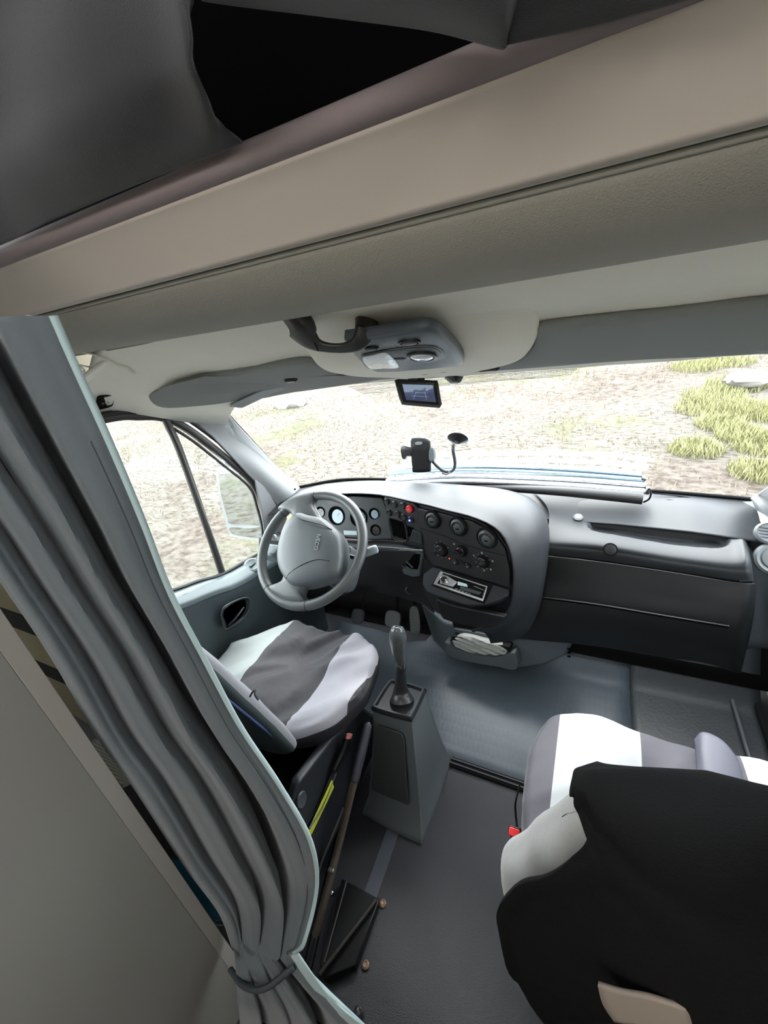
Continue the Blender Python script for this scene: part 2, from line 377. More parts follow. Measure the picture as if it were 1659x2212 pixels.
def dotband():
    m=bpy.data.materials.new('ceramic dot print'); m.use_nodes=True; nt=m.node_tree; nt.nodes.clear()
    o=nt.nodes.new('ShaderNodeOutputMaterial'); t=nt.nodes.new('ShaderNodeBsdfTransparent'); d=nt.nodes.new('ShaderNodeBsdfDiffuse'); d.inputs[0].default_value=srgb(60,60,58)
    tc=nt.nodes.new('ShaderNodeTexCoord'); v=nt.nodes.new('ShaderNodeTexVoronoi'); v.inputs['Scale'].default_value=260; v.inputs['Randomness'].default_value=0
    nt.links.new(tc.outputs['Object'],v.inputs['Vector'])
    c=nt.nodes.new('ShaderNodeMath'); c.operation='LESS_THAN'; c.inputs[1].default_value=.42; nt.links.new(v.outputs['Distance'],c.inputs[0])
    mx=nt.nodes.new('ShaderNodeMixShader'); nt.links.new(c.outputs[0],mx.inputs[0]); nt.links.new(t.outputs[0],mx.inputs[1]); nt.links.new(d.outputs[0],mx.inputs[2]); nt.links.new(mx.outputs[0],o.inputs[0]); return m
tp=[wsp(*p)+V((0,-.012,-.008)) for p in ((752,828),(900,810),(1010,798),(1130,790),(1252,784))]; bt=[wsp(*p)+V((0,-.012,-.008)) for p in ((790,845),(900,833),(1010,822),(1130,812),(1232,803))]
dbd=sheet('dot_band',[[a,(a+b)/2,b] for a,b in zip(tp,bt)],dotband(),nu=20,nv=6,thick=.0); tag(dbd,'grey dotted print band along the top middle of the windscreen','window print')
sl_=tube('windscreen_seal',[p for p in WB[1:-1]],.007,BLKM,n=60,seg=8); tag(sl_,'black rubber seal along the windscreen foot','seal')
s2=tube('windscreen_side_seal',[P(645,1053,Y=1.47),P(590,1000,Y=1.38),P(530,935,Y=1.27),P(492,893,Y=1.19),P(470,866,Y=1.15)],.004,BLKM,n=30,seg=8); tag(s2,'thin black seal beside the left windscreen pillar','seal')
# left A pillar
rows=[[P(468,868,Y=1.148),P(435,884,Y=1.09),P(392,893,Y=1.0)],
      [P(497,900,Y=1.195),P(470,918,Y=1.13),P(425,915,Y=1.05)],
      [P(530,937,Y=1.27),P(505,958,Y=1.19),P(478,965,Y=1.12)],
      [P(590,1001,Y=1.38),P(560,1010,Y=1.27),P(530,1020,Y=1.20)],
      [P(640,1048,Y=1.46),P(612,1060,Y=1.35),P(590,1080,Y=1.30)],
      [P(665,1070,Y=1.48),P(635,1090,Y=1.38),P(605,1110,Y=1.31)]]
ap=sheet('trim_2',rows,PILLAR,nu=30,nv=14,thick=.01); tag(ap,'pale grey trim of the left windscreen pillar','pillar',kind='structure')
for (x,y,r_) in ((455,905,.0065),(637,1057,.0045)):
    f=Fr(P(x,y,Y=1.105 if x<500 else 1.385),(.6,.6,-.5),(.2,.3,.8)); f.n=(CAM-f.o).normalized()
    o=lathe('pillar_hole',f,[(r_,-.004),(r_,.005),(r_*.7,.004)],VOID,ap)
# right A pillar foot
rows=[[P(1623,1078,Y=1.60),P(1640,1105,Y=1.54),P(1665,1150,Y=1.50)],[P(1640,1068,Y=1.6),P(1670,1090,Y=1.5),P(1690,1120,Y=1.45)],[P(1665,1050,Y=1.55),P(1700,1060,Y=1.45),P(1720,1100,Y=1.4)],[V((.58,1.12,1.33)),V((.63,1.08,1.33)),V((.66,1.0,1.33))]]
rp=sheet('trim_3',rows,PILLAR,nu=16,nv=10,thick=.01); tag(rp,'foot of the right windscreen pillar','pillar',kind='structure')
# ------------------------------------------------------------ driver door
dr=root('door_1','driver side door with dark framed window and grey inner panel','door',(-1.3,.85,0)); dr['kind']='structure'
def DX(l,X=-1.3): return [P(x,y,X=X) for x,y in l]
N=V((1,0,0))
FRM=mat('dark brown black window frame',(52,50,48),.45)
tube('window_frame',[V((-1.315,.30,1.40))]+DX([(215,905),(300,898),(345,900),(380,912),(430,944),(500,1000),(545,1042),(566,1090),(578,1140)],-1.315),.013,FRM,dr,n=60,seg=12,ratio=1.2,power=3)
tube('outer_seal',[V((-1.30,.30,1.425))]+DX([(215,897),(300,890),(360,892),(400,904),(450,938),(520,994),(560,1030),(590,1085),(600,1140)],-1.30),.008,RUB,dr,n=60,seg=8)
tube('divider',DX([(357,905),(385,965),(420,1062),(450,1150),(483,1250)],-1.305),.0125,FRM,dr,n=30,seg=12,ratio=.8,power=3)
tube('glass_run',DX([(368,925),(395,985),(430,1080),(460,1160),(487,1240)],-1.298),.0035,mat('grey glass channel',(120,120,118),.4),dr,n=30,seg=8)
tube('quarter_frame',DX([(374,925),(420,955),(480,1003),(538,1052),(555,1095),(567,1150),(560,1205),(487,1243)],-1.31),.006,RUB,dr,n=50,seg=8)
tube('sill_seal',[V((-1.308,.3,.93))]+DX([(366,1276),(426,1255),(478,1240),(540,1206),(600,1174)],-1.298),.009,RUB,dr,n=30,seg=8,ratio=.7)
gl=plate('window_glass',[V((-1.31,.3,.9)),V((-1.31,.3,1.41))]+DX([(215,903),(345,905),(380,920),(440,955),(540,1045),(570,1150),(560,1212),(480,1245),(370,1283)],-1.31),N,.003,GLASS,dr,0)
# mirror triangle trim
plate('mirror_trim',DX([(548,1035),(600,1075),(618,1120),(600,1160),(572,1165),(562,1100)],-1.29),N,.008,PILLAR,dr,.003)
# inner panel: shelf, face, arm rest
rows=[]
st=[(300,1310,.35),(372,1286,.7),(430,1264,0),(480,1249,0),(530,1222,0),(580,1195,0),(640,1160,0)]
for (x,y,_) in st:
    a=P(x,y,X=-1.30); rows.append([a,a+V((.03,0,-.006)),a+V((.058,.0,-.022)),a+V((.07,0,-.06)),V((-1.235,a.y,.50)),V((-1.24,a.y,.25)),V((-1.25,a.y,.03))])
a=rows[0][0]; rows.insert(0,[V((p.x,.2,p.z+.12 if i<4 else p.z)) for i,p in enumerate(rows[0])])
DPAN=mat('dark teal grey door plastic',(62,72,76),.5,bump=.15,bs=600)
sheet('inner_panel',rows,DPAN,dr,nu=40,nv=40,thick=.012)
rows2=[]
for r in rows[:]: rows2.append([r[0]+V((.004,0,.012)),r[1]+V((.004,0,.014)),r[2]+V((.009,0,.010)),r[2]*.75+r[3]*.25+V((.012,0,0))])
sheet('sill_cap',rows2,mat('pale teal grey plastic',(100,112,115),.4,bump=.08,bs=500),dr,nu=40,nv=14,thick=.005)
# handle recess
f=Fr(P(508,1320,X=-1.203),(0,-.95,.1),(0,.45,.9)); f=Fr(f.o,(0,1,.25),(0,-.25,1)); 
dome('handle_cup',[f.ab(x,y) for x,y in ((478,1325),(490,1308),(530,1292),(538,1308),(525,1335),(492,1358),(484,1345))],f,[(1.06,-.004),(1.08,.006),(1,.010),(.92,.004),(.85,-.004)],BLK,dr)
tube('handle_lever',[f.px(493,1350,.010),f.px(508,1336,.018),f.px(526,1312,.014)],[.004,.006,.005],mat('dark glossy plastic',(40,40,42),.2),dr,n=12,ratio=.7)
tube('handle_rim',[f.px(x,y,.01) for x,y in ((478,1325),(490,1307),(532,1291),(540,1308),(526,1336),(490,1359),(482,1345))],.003,DPAN,dr,n=40,closed=True,seg=8)
f=Fr(P(545,1226,X=-1.262)+V((.006,0,.012)),(0,1,.25),(-.9,0,.4)); lathe('speaker_ring',f,[(.034,-.02),(.036,.004),(.028,.008),(.022,.005)],mat('pale teal grey plastic',(100,112,115),.4),dr)
for k_ in (-.008,.008): tube('arm_rest_groove',[P(x,y+k_*200,X=-1.262)+V((.004,0,.012)) for x,y in ((372,1303),(400,1291),(435,1279))],.005,DPAN,dr,n=12,seg=8,ratio=.5)
box('window_switch',f.at(0,0,.006),(.012,.03,.006),BLK,dr,.002)
# passenger door, seen only as dark inner edge at far right
d2=root('door_2','passenger door seen as a dark inner panel at the right edge','door',(.66,1.1,0)); d2['kind']='structure'
box('inner_panel',(.685,1.25,.42),(.05,1.3,.8),DPAN,d2,.01)
box('sill_step',(.64,1.1,.02),(.06,1.0,.03),BLKM,d2,.01)
tube('sill_rail',[(.545,.7,.03),(.545,1.5,.03)],.008,GREYD,d2,seg=8)
gp=plate('window_glass',[V((.69,.62,.84)),V((.69,1.45,.84)),V((.69,1.1,1.36)),V((.69,.62,1.4))],N,.003,GLASS,d2,0)
ur=box('wall_upper_left',(-1.385,.42,1.62),(.06,.85,.45),CREAM,bev=0); tag(ur,'cream lined upper side wall above the driver door','wall',kind='structure'); ur.name='trim_5'
bp=box('b_pillar',(-1.35,.16,.75),(.07,.30,1.5),PILLAR,bev=.02); tag(bp,'grey door pillar behind the driver seat','pillar',kind='structure'); bp.name='trim_6'
kp=box('kick_panel',(-1.37,1.42,.30),(.05,.95,.58),BLKM,bev=0); tag(kp,'dark inner side panel left of the pedals','panel',kind='structure'); kp.name='trim_7'
tb=box('toe_board',(-1.0,1.66,.22),(.75,.02,.5),BLKM,bev=0,rx=-.5); tag(tb,'dark sloping toe board behind the pedals','panel',kind='structure'); tb.name='trim_8'
# front bulkhead under the windscreen
fb=sheet('firewall',[[V((x,1.55,.06)),V((x,1.78,.32)),V((x,1.82,.6)),V((x,1.80 if abs(x-XC)<.6 else 1.65,.70))] for x in (-1.36,-1.0,-.4,.2,.70)],BLKM,nu=12,nv=10,thick=.02); tag(fb,'dark bulkhead behind the pedals','bulkhead',kind='structure')
# ============================================================ OUTSIDE
def gz(x,y): return -.75+.05*max(0,y-4)+.0*x+.06*noise.noise(V((x*.5,y*.5,0)))
def groundmat():
    m=bpy.data.materials.new('dry straw ground'); m.use_nodes=True; nt=m.node_tree; b=nt.nodes['Principled BSDF']; b.inputs['Roughness'].default_value=.95; b.inputs['Specular IOR Level'].default_value=.1
    tc=nt.nodes.new('ShaderNodeTexCoord'); L=nt.links.new
    def nz(sc_,det,mp=None):
        n=nt.nodes.new('ShaderNodeTexNoise'); n.inputs['Scale'].default_value=sc_; n.inputs['Detail'].default_value=det; n.inputs['Roughness'].default_value=.7
        if mp:
            k=nt.nodes.new('ShaderNodeMapping'); k.inputs['Scale'].default_value=mp; L(tc.outputs['Object'],k.inputs[0]); L(k.outputs[0],n.inputs['Vector'])
        else: L(tc.outputs['Object'],n.inputs['Vector'])
        return n
    def ramp(src,stops):
        r=nt.nodes.new('ShaderNodeValToRGB'); e=r.color_ramp.elements; e[0].position,e[0].color=stops[0][0],stops[0][1]; e[1].position,e[1].color=stops[1][0],stops[1][1]
        for s in stops[2:]: x=e.new(s[0]); x.color=s[1]
        L(src,r.inputs['Fac']); return r
    def mix(f,a,bb):
        x=nt.nodes.new('ShaderNodeMix'); x.data_type='RGBA'; L(f,x.inputs['Factor']); L(a,x.inputs['A']); L(bb,x.inputs['B']); return x.outputs['Result']
    straw=nz(9,9,(1,2.6,1)); sr=ramp(straw.outputs['Fac'],[(.36,(.035,.027,.018,1)),(.46,(.12,.107,.086,1)),(.56,(.175,.166,.146,1))])
    redd=nz(7,8); rr=ramp(redd.outputs['Fac'],[(.4,(.06,.042,.034,1)),(.6,(.16,.135,.115,1))])
    pr=nz(.28,3); pf=ramp(pr.outputs['Fac'],[(.50,(0,0,0,1)),(.62,(.8,.8,.8,1))])
    c=mix(pf.outputs[0],sr.outputs[0],rr.outputs[0])
    gr=nz(6,8); g2=ramp(gr.outputs['Fac'],[(.38,(.04,.05,.025,1)),(.6,(.15,.15,.08,1))])
    pg=nz(.33,4,(1,1,1)); gf=ramp(pg.outputs['Fac'],[(.56,(0,0,0,1)),(.64,(.75,.75,.75,1))])
    c=mix(gf.outputs[0],c,g2.outputs[0]); L(c,b.inputs['Base Color'])
    bp=nt.nodes.new('ShaderNodeBump'); bp.inputs['Strength'].default_value=1; bp.inputs['Distance'].default_value=.06; L(straw.outputs['Fac'],bp.inputs['Height']); L(bp.outputs['Normal'],b.inputs['Normal'])
    return m
GM=groundmat()
vs=[];fs=[];n=120
for i in range(n+1):
    for j in range(n+1):
        x=-45+75*i/n; y=-12+62*j/n; vs.append((x,y,gz(x,y)))
for i in range(n):
    for j in range(n): a=i*(n+1)+j; fs.append((a,a+1,a+n+2,a+n+1))
g=mk('ground',vs,fs,GM); tag(g,'dry straw covered ground outside the van','ground',kind='structure')
# grass: blades in tufts
def tufts(name,spots,label,m,hh):
    vs=[];fs=[]
    for (x,y,r_,k) in spots:
        for _ in range(k):
            a=random.random()*2*PI; d=r_*math.sqrt(random.random()); bx,by=x+d*math.cos(a),y+d*math.sin(a); z=gz(bx,by)-.01
            h=hh*random.uniform(.5,1.2); t=random.random()*2*PI; l=h*random.uniform(.2,.8); w=.006; s=V((-math.sin(t),math.cos(t),0))*w; o=V((bx,by,z)); q_=V((math.cos(t)*l,math.sin(t)*l,h))
            b=len(vs); vs+= [o-s,o+s,o+q_*.55+V((0,0,.05*h))+s*.7,o+q_*.55+V((0,0,.05*h))-s*.7,o+q_]; fs+=[(b,b+1,b+2,b+3),(b+3,b+2,b+4)]
    o=mk(name,vs,fs,m,smooth=False); tag(o,label,'grass',kind='stuff')
gs=[]
for (px,py) in ((1540,850),(1590,830),(1630,870),(1560,900),(1610,910),(1650,920),(1500,985),(1640,1030),(1530,870),(1640,980),(1600,960),(1570,790),(1500,800)):
    p=P(px,py,Z=-.70 if py>900 else -.45); gs.append((p.x,p.y,.45 if py<900 else .3,700))
tufts('grass',gs,'yellow green grass tufts outside right of the windscreen view',mat('yellow green grass',(122,122,86),.8,spec=.1),.14)
gs=[(random.uniform(-14,6),random.uniform(3.5,15),.5,60) for _ in range(420)]
tufts('grass',gs,'pale dry straw stalks lying all over the ground outside',mat('dry straw',(112,106,92),.8,spec=.1),.07)
def rock(px,py,Z,r_,label):
    p=P(px,py,Z=Z); bm=bmesh.new(); bmesh.ops.create_icosphere(bm,subdivisions=3,radius=r_)
    vs=[v.co.copy() for v in bm.verts]; fs=[tuple(v.index for v in f.verts) for f in bm.faces]; bm.free()
    vs=[p+V((v.x*1.3,v.y,v.z*.6))*(1+.3*noise.noise(v*2/r_+p)) for v in vs]; o=mk('rock',vs,fs,mat('pale rock',(122,120,116),.9,bump=.6,bs=30)); tag(o,label,'rock')
rock(628,872,-.4,.35,'pale boulder on the ground at left of the windscreen view'); rock(1615,818,-.33,.24,'pale boulder beside the grass at right of the windscreen view')
# door mirror
mr=root('door_mirror','grey framed exterior mirror seen through the front quarter window','door mirror',P(520,1165,Y=1.36)); 
X_=V((1,0,0)); mf=Fr(P(520,1090,Y=1.40),(1,0.25,0),(0,0,1))
out=[(468,1022),(478,1016),(560,1016),(572,1040),(574,1080),(572,1160),(556,1166),(502,1158),(494,1150),(474,1070)]
dome('housing',[mf.ab(*p) for p in out],mf,[(.8,-.09),(.98,-.05),(1.02,-.004),(1,.004),(.95,.002)],mat('grey mirror housing',(150,154,156),.5),mr,n=60)
MIRR=mat('mirror glass',(210,214,214),.03,metal=1)
def mp(l,nm):
    dome(nm,[mf.ab(*p) for p in l],mf,[(1,.003),(.99,.007)],MIRR,mr,n=50)
mp([(474,1024),(480,1022),(556,1021),(566,1042),(568,1128),(540,1132),(498,1130),(492,1118),(478,1065)],'mirror_glass')
mp([(498,1138),(540,1140),(567,1137),(566,1157),(552,1160),(506,1153)],'wide_angle_glass')
tube('mirror_arm',[mf.px(560,1150,-.03),V((-1.36,1.40,.72))],.018,mat('grey mirror housing'  ,(150,154,156),.5),mr,n=8)
# ============================================================ OVERHEAD FITTINGS
def HL(x,y,off=0): 
    p=onsurf(x,y,lambda a,b:hlz(a,b)-off); return p
SL=V((0,1,-.4255)).normalized(); HN=V((0,-.4255,-1)).normalized()   # headliner slope and its downward normal
def visor(name,pix,label,th=.018,off=.004):
    pts=[HL(x,y,off) for x,y in pix]; pts=cr(pts,64,True); c=sum(pts,V((0,0,0)))/len(pts); vs=[];fs=[]; n=len(pts)
    for s,h in ((.97,0),(1,.006),(1,.012),(.97,th),(.85,th+.002),(.5,th+.003)):
        for p in pts:
            w=c+(p-c)*s; w=w.copy(); w.z=hlz(w.x,w.y)-off; vs.append(w+HN*h)
    for i in range(5):
        for j in range(n): fs.append((i*n+j,i*n+(j+1)%n,(i+1)*n+(j+1)%n,(i+1)*n+j))
    fs.append(tuple(range(n-1,-1,-1))); fs.append(tuple(5*n+j for j in range(n)))
    o=mk(name,vs,fs,VISOR,sharp=60); tag(o,label,'sun visor'); return o
vl=visor('sun_visor',[(322,852),(332,836),(370,824),(500,796),(600,776),(660,768),(700,778),(740,795),(790,799),(860,792),(864,800),(760,819),(600,845),(500,860),(420,870),(350,872)],'grey padded sun visor on the driver side, folded up against the lining')
vr=visor('sun_visor',[(960,789),(1060,776),(1120,755),(1152,735),(1160,700),(1175,688),(1300,673),(1450,657),(1700,628),(1900,640),(1900,730),(1659,746),(1400,760),(1250,771),(1100,780),(960,790)],'large grey padded sun visor on the passenger side, folded up against the lining')
hs=sheet('header_strip',[[V((x,1.13+.06*(1-abs(x-XC)/.9),hlz(x,1.16)-.012)),V((x,1.2,hlz(x,1.2)-.010)),V((x,1.255-.14*max(0,abs(x-XC)-.45)**1.6*2,1.366))] for x in (-1.2,-.95,-.7,-.38,-.1,.2,.45)],mat('pale grey fabric header',(150,154,156),.85,bump=.3,bs=600),nu=40,nv=10,thick=.008)
tag(hs,'grey fabric header strip between the visors along the windscreen top','trim')
# cream centre bulge of the lining between the visors
pix=[(640,700),(690,770),(740,786),(790,792),(900,794),(990,786),(1075,768),(1130,748),(1156,715),(1162,672),(1100,640),(900,640),(720,655)]
pts=cr([HL(x,y,.0) for x,y in pix],80,True); c=sum(pts,V((0,0,0)))/80; vs=[];fs=[]
for s,h in ((1.0,-.004),(1.0,.022),(.97,.031),(.9,.034),(.7,.034),(.4,.034)):
    for p in pts:
        w=c+(p-c)*s; w.z=hlz(w.x,w.y); k=min(1,max(0,(w.y-.80)/.15)); vs.append(w+HN*(h*k-.002*(1-k)))
for i in range(5):
    for j in range(80): fs.append((i*80+j,i*80+(j+1)%80,(i+1)*80+(j+1)%80,(i+1)*80+j))
fs.append(tuple(5*80+j for j in range(80)))
o=mk('trim_4',vs,fs,CREAM,sharp=60); tag(o,'raised cream centre of the cab lining between the visors','trim',kind='structure')
# map light console
lo=HL(900,742,.0)+HN*.036; LF=Fr(lo,(1,0,0),(0,1,-.4255)); LF.n=HN.copy(); LF.v=V((0,1,-.4255)).normalized()
lc=root('map_light','grey overhead map light console with round lamp and switches','overhead light',lo)
def lab(l): return [LF.ab(*p) for p in l]
dome('console_body',lab([(748,722),(762,716),(830,706),(900,694),(935,694),(960,712),(990,745),(1000,768),(985,776),(900,785),(825,790),(800,782),(765,750)]),LF,[(1.02,-.004),(1.03,.010),(.99,.016),(.93,.018),(.6,.018)],BLUEG,lc,n=70)
dome('lamp_surround',lab([(782,752),(800,742),(850,733),(900,726),(940,728),(958,742),(950,758),(915,768),(850,776),(800,778)]),LF,[(1.03,.017),(1.02,.0195),(.97,.0195)],BLK,lc,n=60)
dome('lamp_plate',lab([(784,752),(801,743),(850,735),(900,728),(938,730),(954,742),(947,756),(915,766),(850,774),(801,776)]),LF,[(1.0,.018),(1.0,.0205),(.97,.021)],GREYP,lc,n=60)
dome('lamp_lens',lab([(784,752),(805,745),(838,741),(862,772),(830,775),(800,775)]),LF,[(1.0,.019),(1.0,.0225),(.9,.0235)],mat('ribbed white lamp lens',(225,232,236),.12,bump=.5,bs=90),lc,n=40)
a,b=LF.ab(912,746); lathe('spot_ring',LF,[(.032,.019),(.032,.025),(.027,.026),(.024,.022)],BLK,lc,a=a,b=b)
lathe('spot_lens',LF,[(.0235,.020),(.0235,.025),(.018,.028),(.008,.029)],mat('spot lens',(235,240,244),.08,metal=.3),lc,a=a,b=b)
for nm,(x,y),rx in (('rocker_switch',(863,754),.012),('map_switch',(885,717),.017),('map_switch',(803,731),.012)):
    a,b=LF.ab(x,y); lathe('switch_recess',LF,[(rx*1.35,.016),(rx*1.35,.0215),(rx*1.1,.022),(rx*1.05,.019)],BLK,lc,a=a,b=b,sy=.65); lathe(nm,LF,[(rx*.9,.018),(rx*.9,.0225),(rx*.6,.0235)],GREYP,lc,a=a,b=b,sy=.55)
# grab handle
gh=root('grab_handle','black U shaped grab handle hanging from the lining beside the map light','grab handle',HL(640,680))
ps=[HL(626,670,-.01),P(645,700,Y=.72),P(668,732,Y=.73),P(695,748,Y=.74),P(738,752,Y=.75),P(772,742,Y=.755),P(790,712,Y=.765),HL(792,680,-.02)]
GH=mat('grab handle plastic',(46,46,44),.4,bump=.1,bs=400)
tube('grip',ps,[.042,.036,.024,.013,.011,.015,.021,.027],GH,gh,n=60,seg=20,ratio=.55,up=(0,-.75,-.65),power=2.6)
tube('seam',[p+V((-.0,-.012,-.016)) for p in (P(657,672,Y=.735),P(677,705,Y=.735),P(691,738,Y=.735))],.0012,BLKM,gh,n=16,seg=6)
# cameras and monitor
m0=P(903,850,D=1.28); mon=root('monitor','small black rear view monitor hanging from the windscreen top','monitor',m0)
MF=Fr(m0,(EX.x*.93+.1,EY.x*.9,EZ.x-.04),(0,.35,1)); 
def mab(l): return [MF.ab(*p) for p in l]
dome('housing',mab([(852,822),(860,819),(945,822),(947,830),(955,872),(950,881),(868,874),(862,860)]),MF,[(.86,-.022),(.98,-.016),(1,-.002),(1.0,.003),(.97,.005)],BLK,mon,smooth_out=False,sharp=20)
dome('bezel',mab([(862,826),(938,828),(946,874),(872,868)]),MF,[(1.05,.004),(1.04,.0075),(.95,.007)],mat('glossy black bezel',(14,14,16),.12),mon,smooth_out=False,sharp=20)
def screenmat():
    m=bpy.data.materials.new('lit screen'); m.use_nodes=True; nt=m.node_tree; b=nt.nodes['Principled BSDF']; b.inputs['Base Color'].default_value=(.01,.01,.02,1); b.inputs['Roughness'].default_value=.15
    tc=nt.nodes.new('ShaderNodeTexCoord'); s=nt.nodes.new('ShaderNodeSeparateXYZ'); nt.links.new(tc.outputs['Object'],s.inputs[0])
    r=nt.nodes.new('ShaderNodeValToRGB'); e=r.color_ramp.elements; e[0].position=.0; e[0].color=srgb(60,70,84); e[1].position=1; e[1].color=srgb(150,168,196)
    for p_,c_ in ((.4,(70,80,120)),(.6,(96,108,128)),(.66,(160,178,200))): x=e.new(p_); x.color=srgb(*c_)
    mr_=nt.nodes.new('ShaderNodeMapRange'); mr_.inputs['From Min'].default_value=-.03; mr_.inputs['From Max'].default_value=.035; nt.links.new(s.outputs['Z'],mr_.inputs['Value'])
    n_=nt.nodes.new('ShaderNodeTexNoise'); n_.inputs['Scale'].default_value=60; nt.links.new(tc.outputs['Object'],n_.inputs['Vector'])
    ad=nt.nodes.new('ShaderNodeMath'); ad.operation='MULTIPLY_ADD'; ad.inputs[1].default_value=.35; nt.links.new(n_.outputs['Fac'],ad.inputs[0]); nt.links.new(mr_.outputs[0],ad.inputs[2])
    sb_=nt.nodes.new('ShaderNodeMath'); sb_.operation='SUBTRACT'; sb_.inputs[1].default_value=.17; nt.links.new(ad.outputs[0],sb_.inputs[0])
    nt.links.new(sb_.outputs[0],r.inputs[0]); nt.links.new(r.outputs[0],b.inputs['Emission Color']); b.inputs['Emission Strength'].default_value=.35; return m
sp=[MF.px(x,y,.0085) for x,y in ((869,830),(935,832),(942,869),(877,864))]; plate('screen',sp,MF.n,.001,screenmat(),mon,0)
bl_=mat('screen guide line',(120,130,150),.3,emis=((150,165,190),.3))
for l in (((893,862),(899,846)),((921,863),(918,847)),((889,855),(925,857)),((897,848),(920,849))): tube('guide_line',[MF.px(*l[0],.0102),MF.px(*l[1],.0102)],.0006,bl_,mon,seg=6)
tube('mount_arm',[MF.px(905,826,-.015),MF.px(906,812,-.02),wsp(903,800)],.005,BLK,mon,n=10)
lathe('mount_foot',Fr(wsp(903,806)+V((0,-.02,-.015)),(1,0,0),(0,1,-1)),[(.028,0),(.026,.006),(.010,.010)],BLK,mon,sy=.5)
tube('cable',[MF.px(912,826,-.015),MF.px(916,814,-.012),MF.px(926,806,-.01),MF.px(925,797,-.02)],.0017,BLK,mon,n=20,seg=6)
c0=wsp(985,815)+V((0,-.03,-.02)); cm=root('windscreen_sensor','small black wedge shaped camera stuck to the windscreen beside the monitor','camera',c0)
CF=Fr(c0,(EX.x,EY.x,EZ.x),(0,.3,1))
dome('housing',[CF.ab(*p) for p in ((958,808),(972,806),(1000,806),(1001,812),(994,826),(982,827),(972,824))],CF,[(1,-.02),(1.02,0),(.95,.012),(.7,.014)],GREYD,cm,n=40)
a,b=CF.ab(984,814); lathe('lens_strip',CF,[(.009,.013),(.008,.016)],BLK,cm,a=a,b=b,sy=.45)
a,b=CF.ab(984,820); lathe('lens_dot',CF,[(.004,.013),(.003,.016)],BLK,cm,a=a,b=b)
for (x,y,w,lb) in ((628,815,.05,'dark visor retaining clip on the driver side visor'),(1056,790,.055,'dark visor retaining clip on the passenger side visor'),(918,798,.022,'small dark slot clip left of the header gap'),(959,793,.022,'small dark slot clip right of the header gap')):
    p=HL(x,y,.022)+HN*.004; cl_=root('visor_clip',lb,'visor clip',p); f=Fr(p,(1,0,0),(0,1,-.4255)); f.n=HN.copy(); f.v=V((0,1,-.4255)).normalized()
    lathe('clip_body',f,[(w/2,-.004),(w/2,.006),(w*.4,.010)],BLK,cl_,sy=.22); 
    if w>.03: lathe('clip_pad',f,[(w*.35,.006),(w*.3,.012)],mat('pale clip pad',(205,205,200),.4),cl_,sy=.16)
# loose cords
CORD=mat('cream cord',(226,222,206),.8,bump=.5,bs=400)
for l,lb,Ys in (([(150,742),(175,756),(200,762),(230,773),(255,786),(275,791),(292,804),(283,800),(277,790)],'cream drawstring hanging from the curtain rail, upper of two',(.62,.85)),([(148,782),(162,784),(180,793),(180,800),(166,792),(162,785),(195,790),(215,803),(250,817),(270,828),(285,842),(302,853)],'cream drawstring with a loop hanging from the curtain rail, lower of two',(.62,.9))):
    k=len(l); o=tube('drawstring',[HL(x,y,.008)+HN*.004 for i,(x,y) in enumerate(l)],.0022,CORD,n=70,seg=6); tag(o,lb,'cord','drawstrings')
o=tube('cord_tab',[HL(282,824,.008),HL(312,832,.008)],.004,mat('white tape',(240,238,228),.7),n=6,ratio=.3); tag(o,'short white tape tab on the lining by the left visor tip','tape')
o=dome('lining_pocket',[(-.17,-.02),(0,-.032),(.15,-.012),(.19,.012),(.1,.02),(-.1,.022),(-.18,.015)],Fr(HL(215,745)+HN*.002,(1,.0,0),(0,1,-.4255)),[(1,-.006),(1,.003)],mat('mid grey fabric',(120,118,110),.95),n=40); tag(o,'grey fabric wedge where the lining meets the roll at left','lining flap')  # flat wedge in one even grey
# ============================================================ DASHBOARD
ds=root('dashboard','full width charcoal dashboard with gauges, vents, controls and glovebox','dashboard',(-.4,1.35,0))
th_=math.radians(16); U=V((math.cos(th_),-math.sin(th_),0)); NH=V((-math.sin(th_),-math.cos(th_),0))
def tilted(o,deg,yaw=16):
    y=math.radians(yaw); u=V((math.cos(y),-math.sin(y),0)); nh=V((-math.sin(y),-math.cos(y),0)); t=math.radians(deg)
    return Fr(o,u,V((0,0,math.cos(t)))-nh*math.sin(t))
SF=tilted(P(990,1137,D=1.36),5)
# hood and console surround
LB=[((600,1125),None,(630,1066,1.44)),((650,1085),None,(690,1050,1.52)),((700,1071),None,(760,1042,1.58)),((762,1066),None,(820,1040,1.62)),((826,1070),None,(870,1041,1.63)),((893,1084),None,(935,1042,1.60)),((960,1101),None,(1005,1045,1.58)),
    ((1022,1117),None,(1085,1052,1.53)),((1072,1142),None,(1150,1074,1.46)),((1098,1180),None,(1182,1120,1.39)),((1109,1230),None,(1185,1180,1.345)),((1108,1280),None,(1176,1250,1.285)),((1098,1315),None,(1160,1320,1.25)),((1068,1345),None,(1125,1372,1.22)),((1020,1360),None,(1060,1385,1.22))]
rows=[]
for a,_,b in LB:
    l=SF.px(*a); 
    if a[0]<800: l=P(*a,Y=1.225)
    bb=P(b[0],b[1],Y=b[2]); k_=max(0,min(1,(a[0]-960)/120)); up=V((.012*k_,0,.014-.006*k_))
    f_=NH*.0
    rows.append([l+(bb-l)*.02-NH*.03,l,l.lerp(bb,.10)+NH*.012+up*.6,l.lerp(bb,.24)+up*1.5,l.lerp(bb,.5)+up*1.7,l.lerp(bb,.8)+up*.8,bb-V((0,0,.01))])
sheet('hood_cover',rows,DASH,ds,nu=90,nv=40,thick=.004,sharp=70)
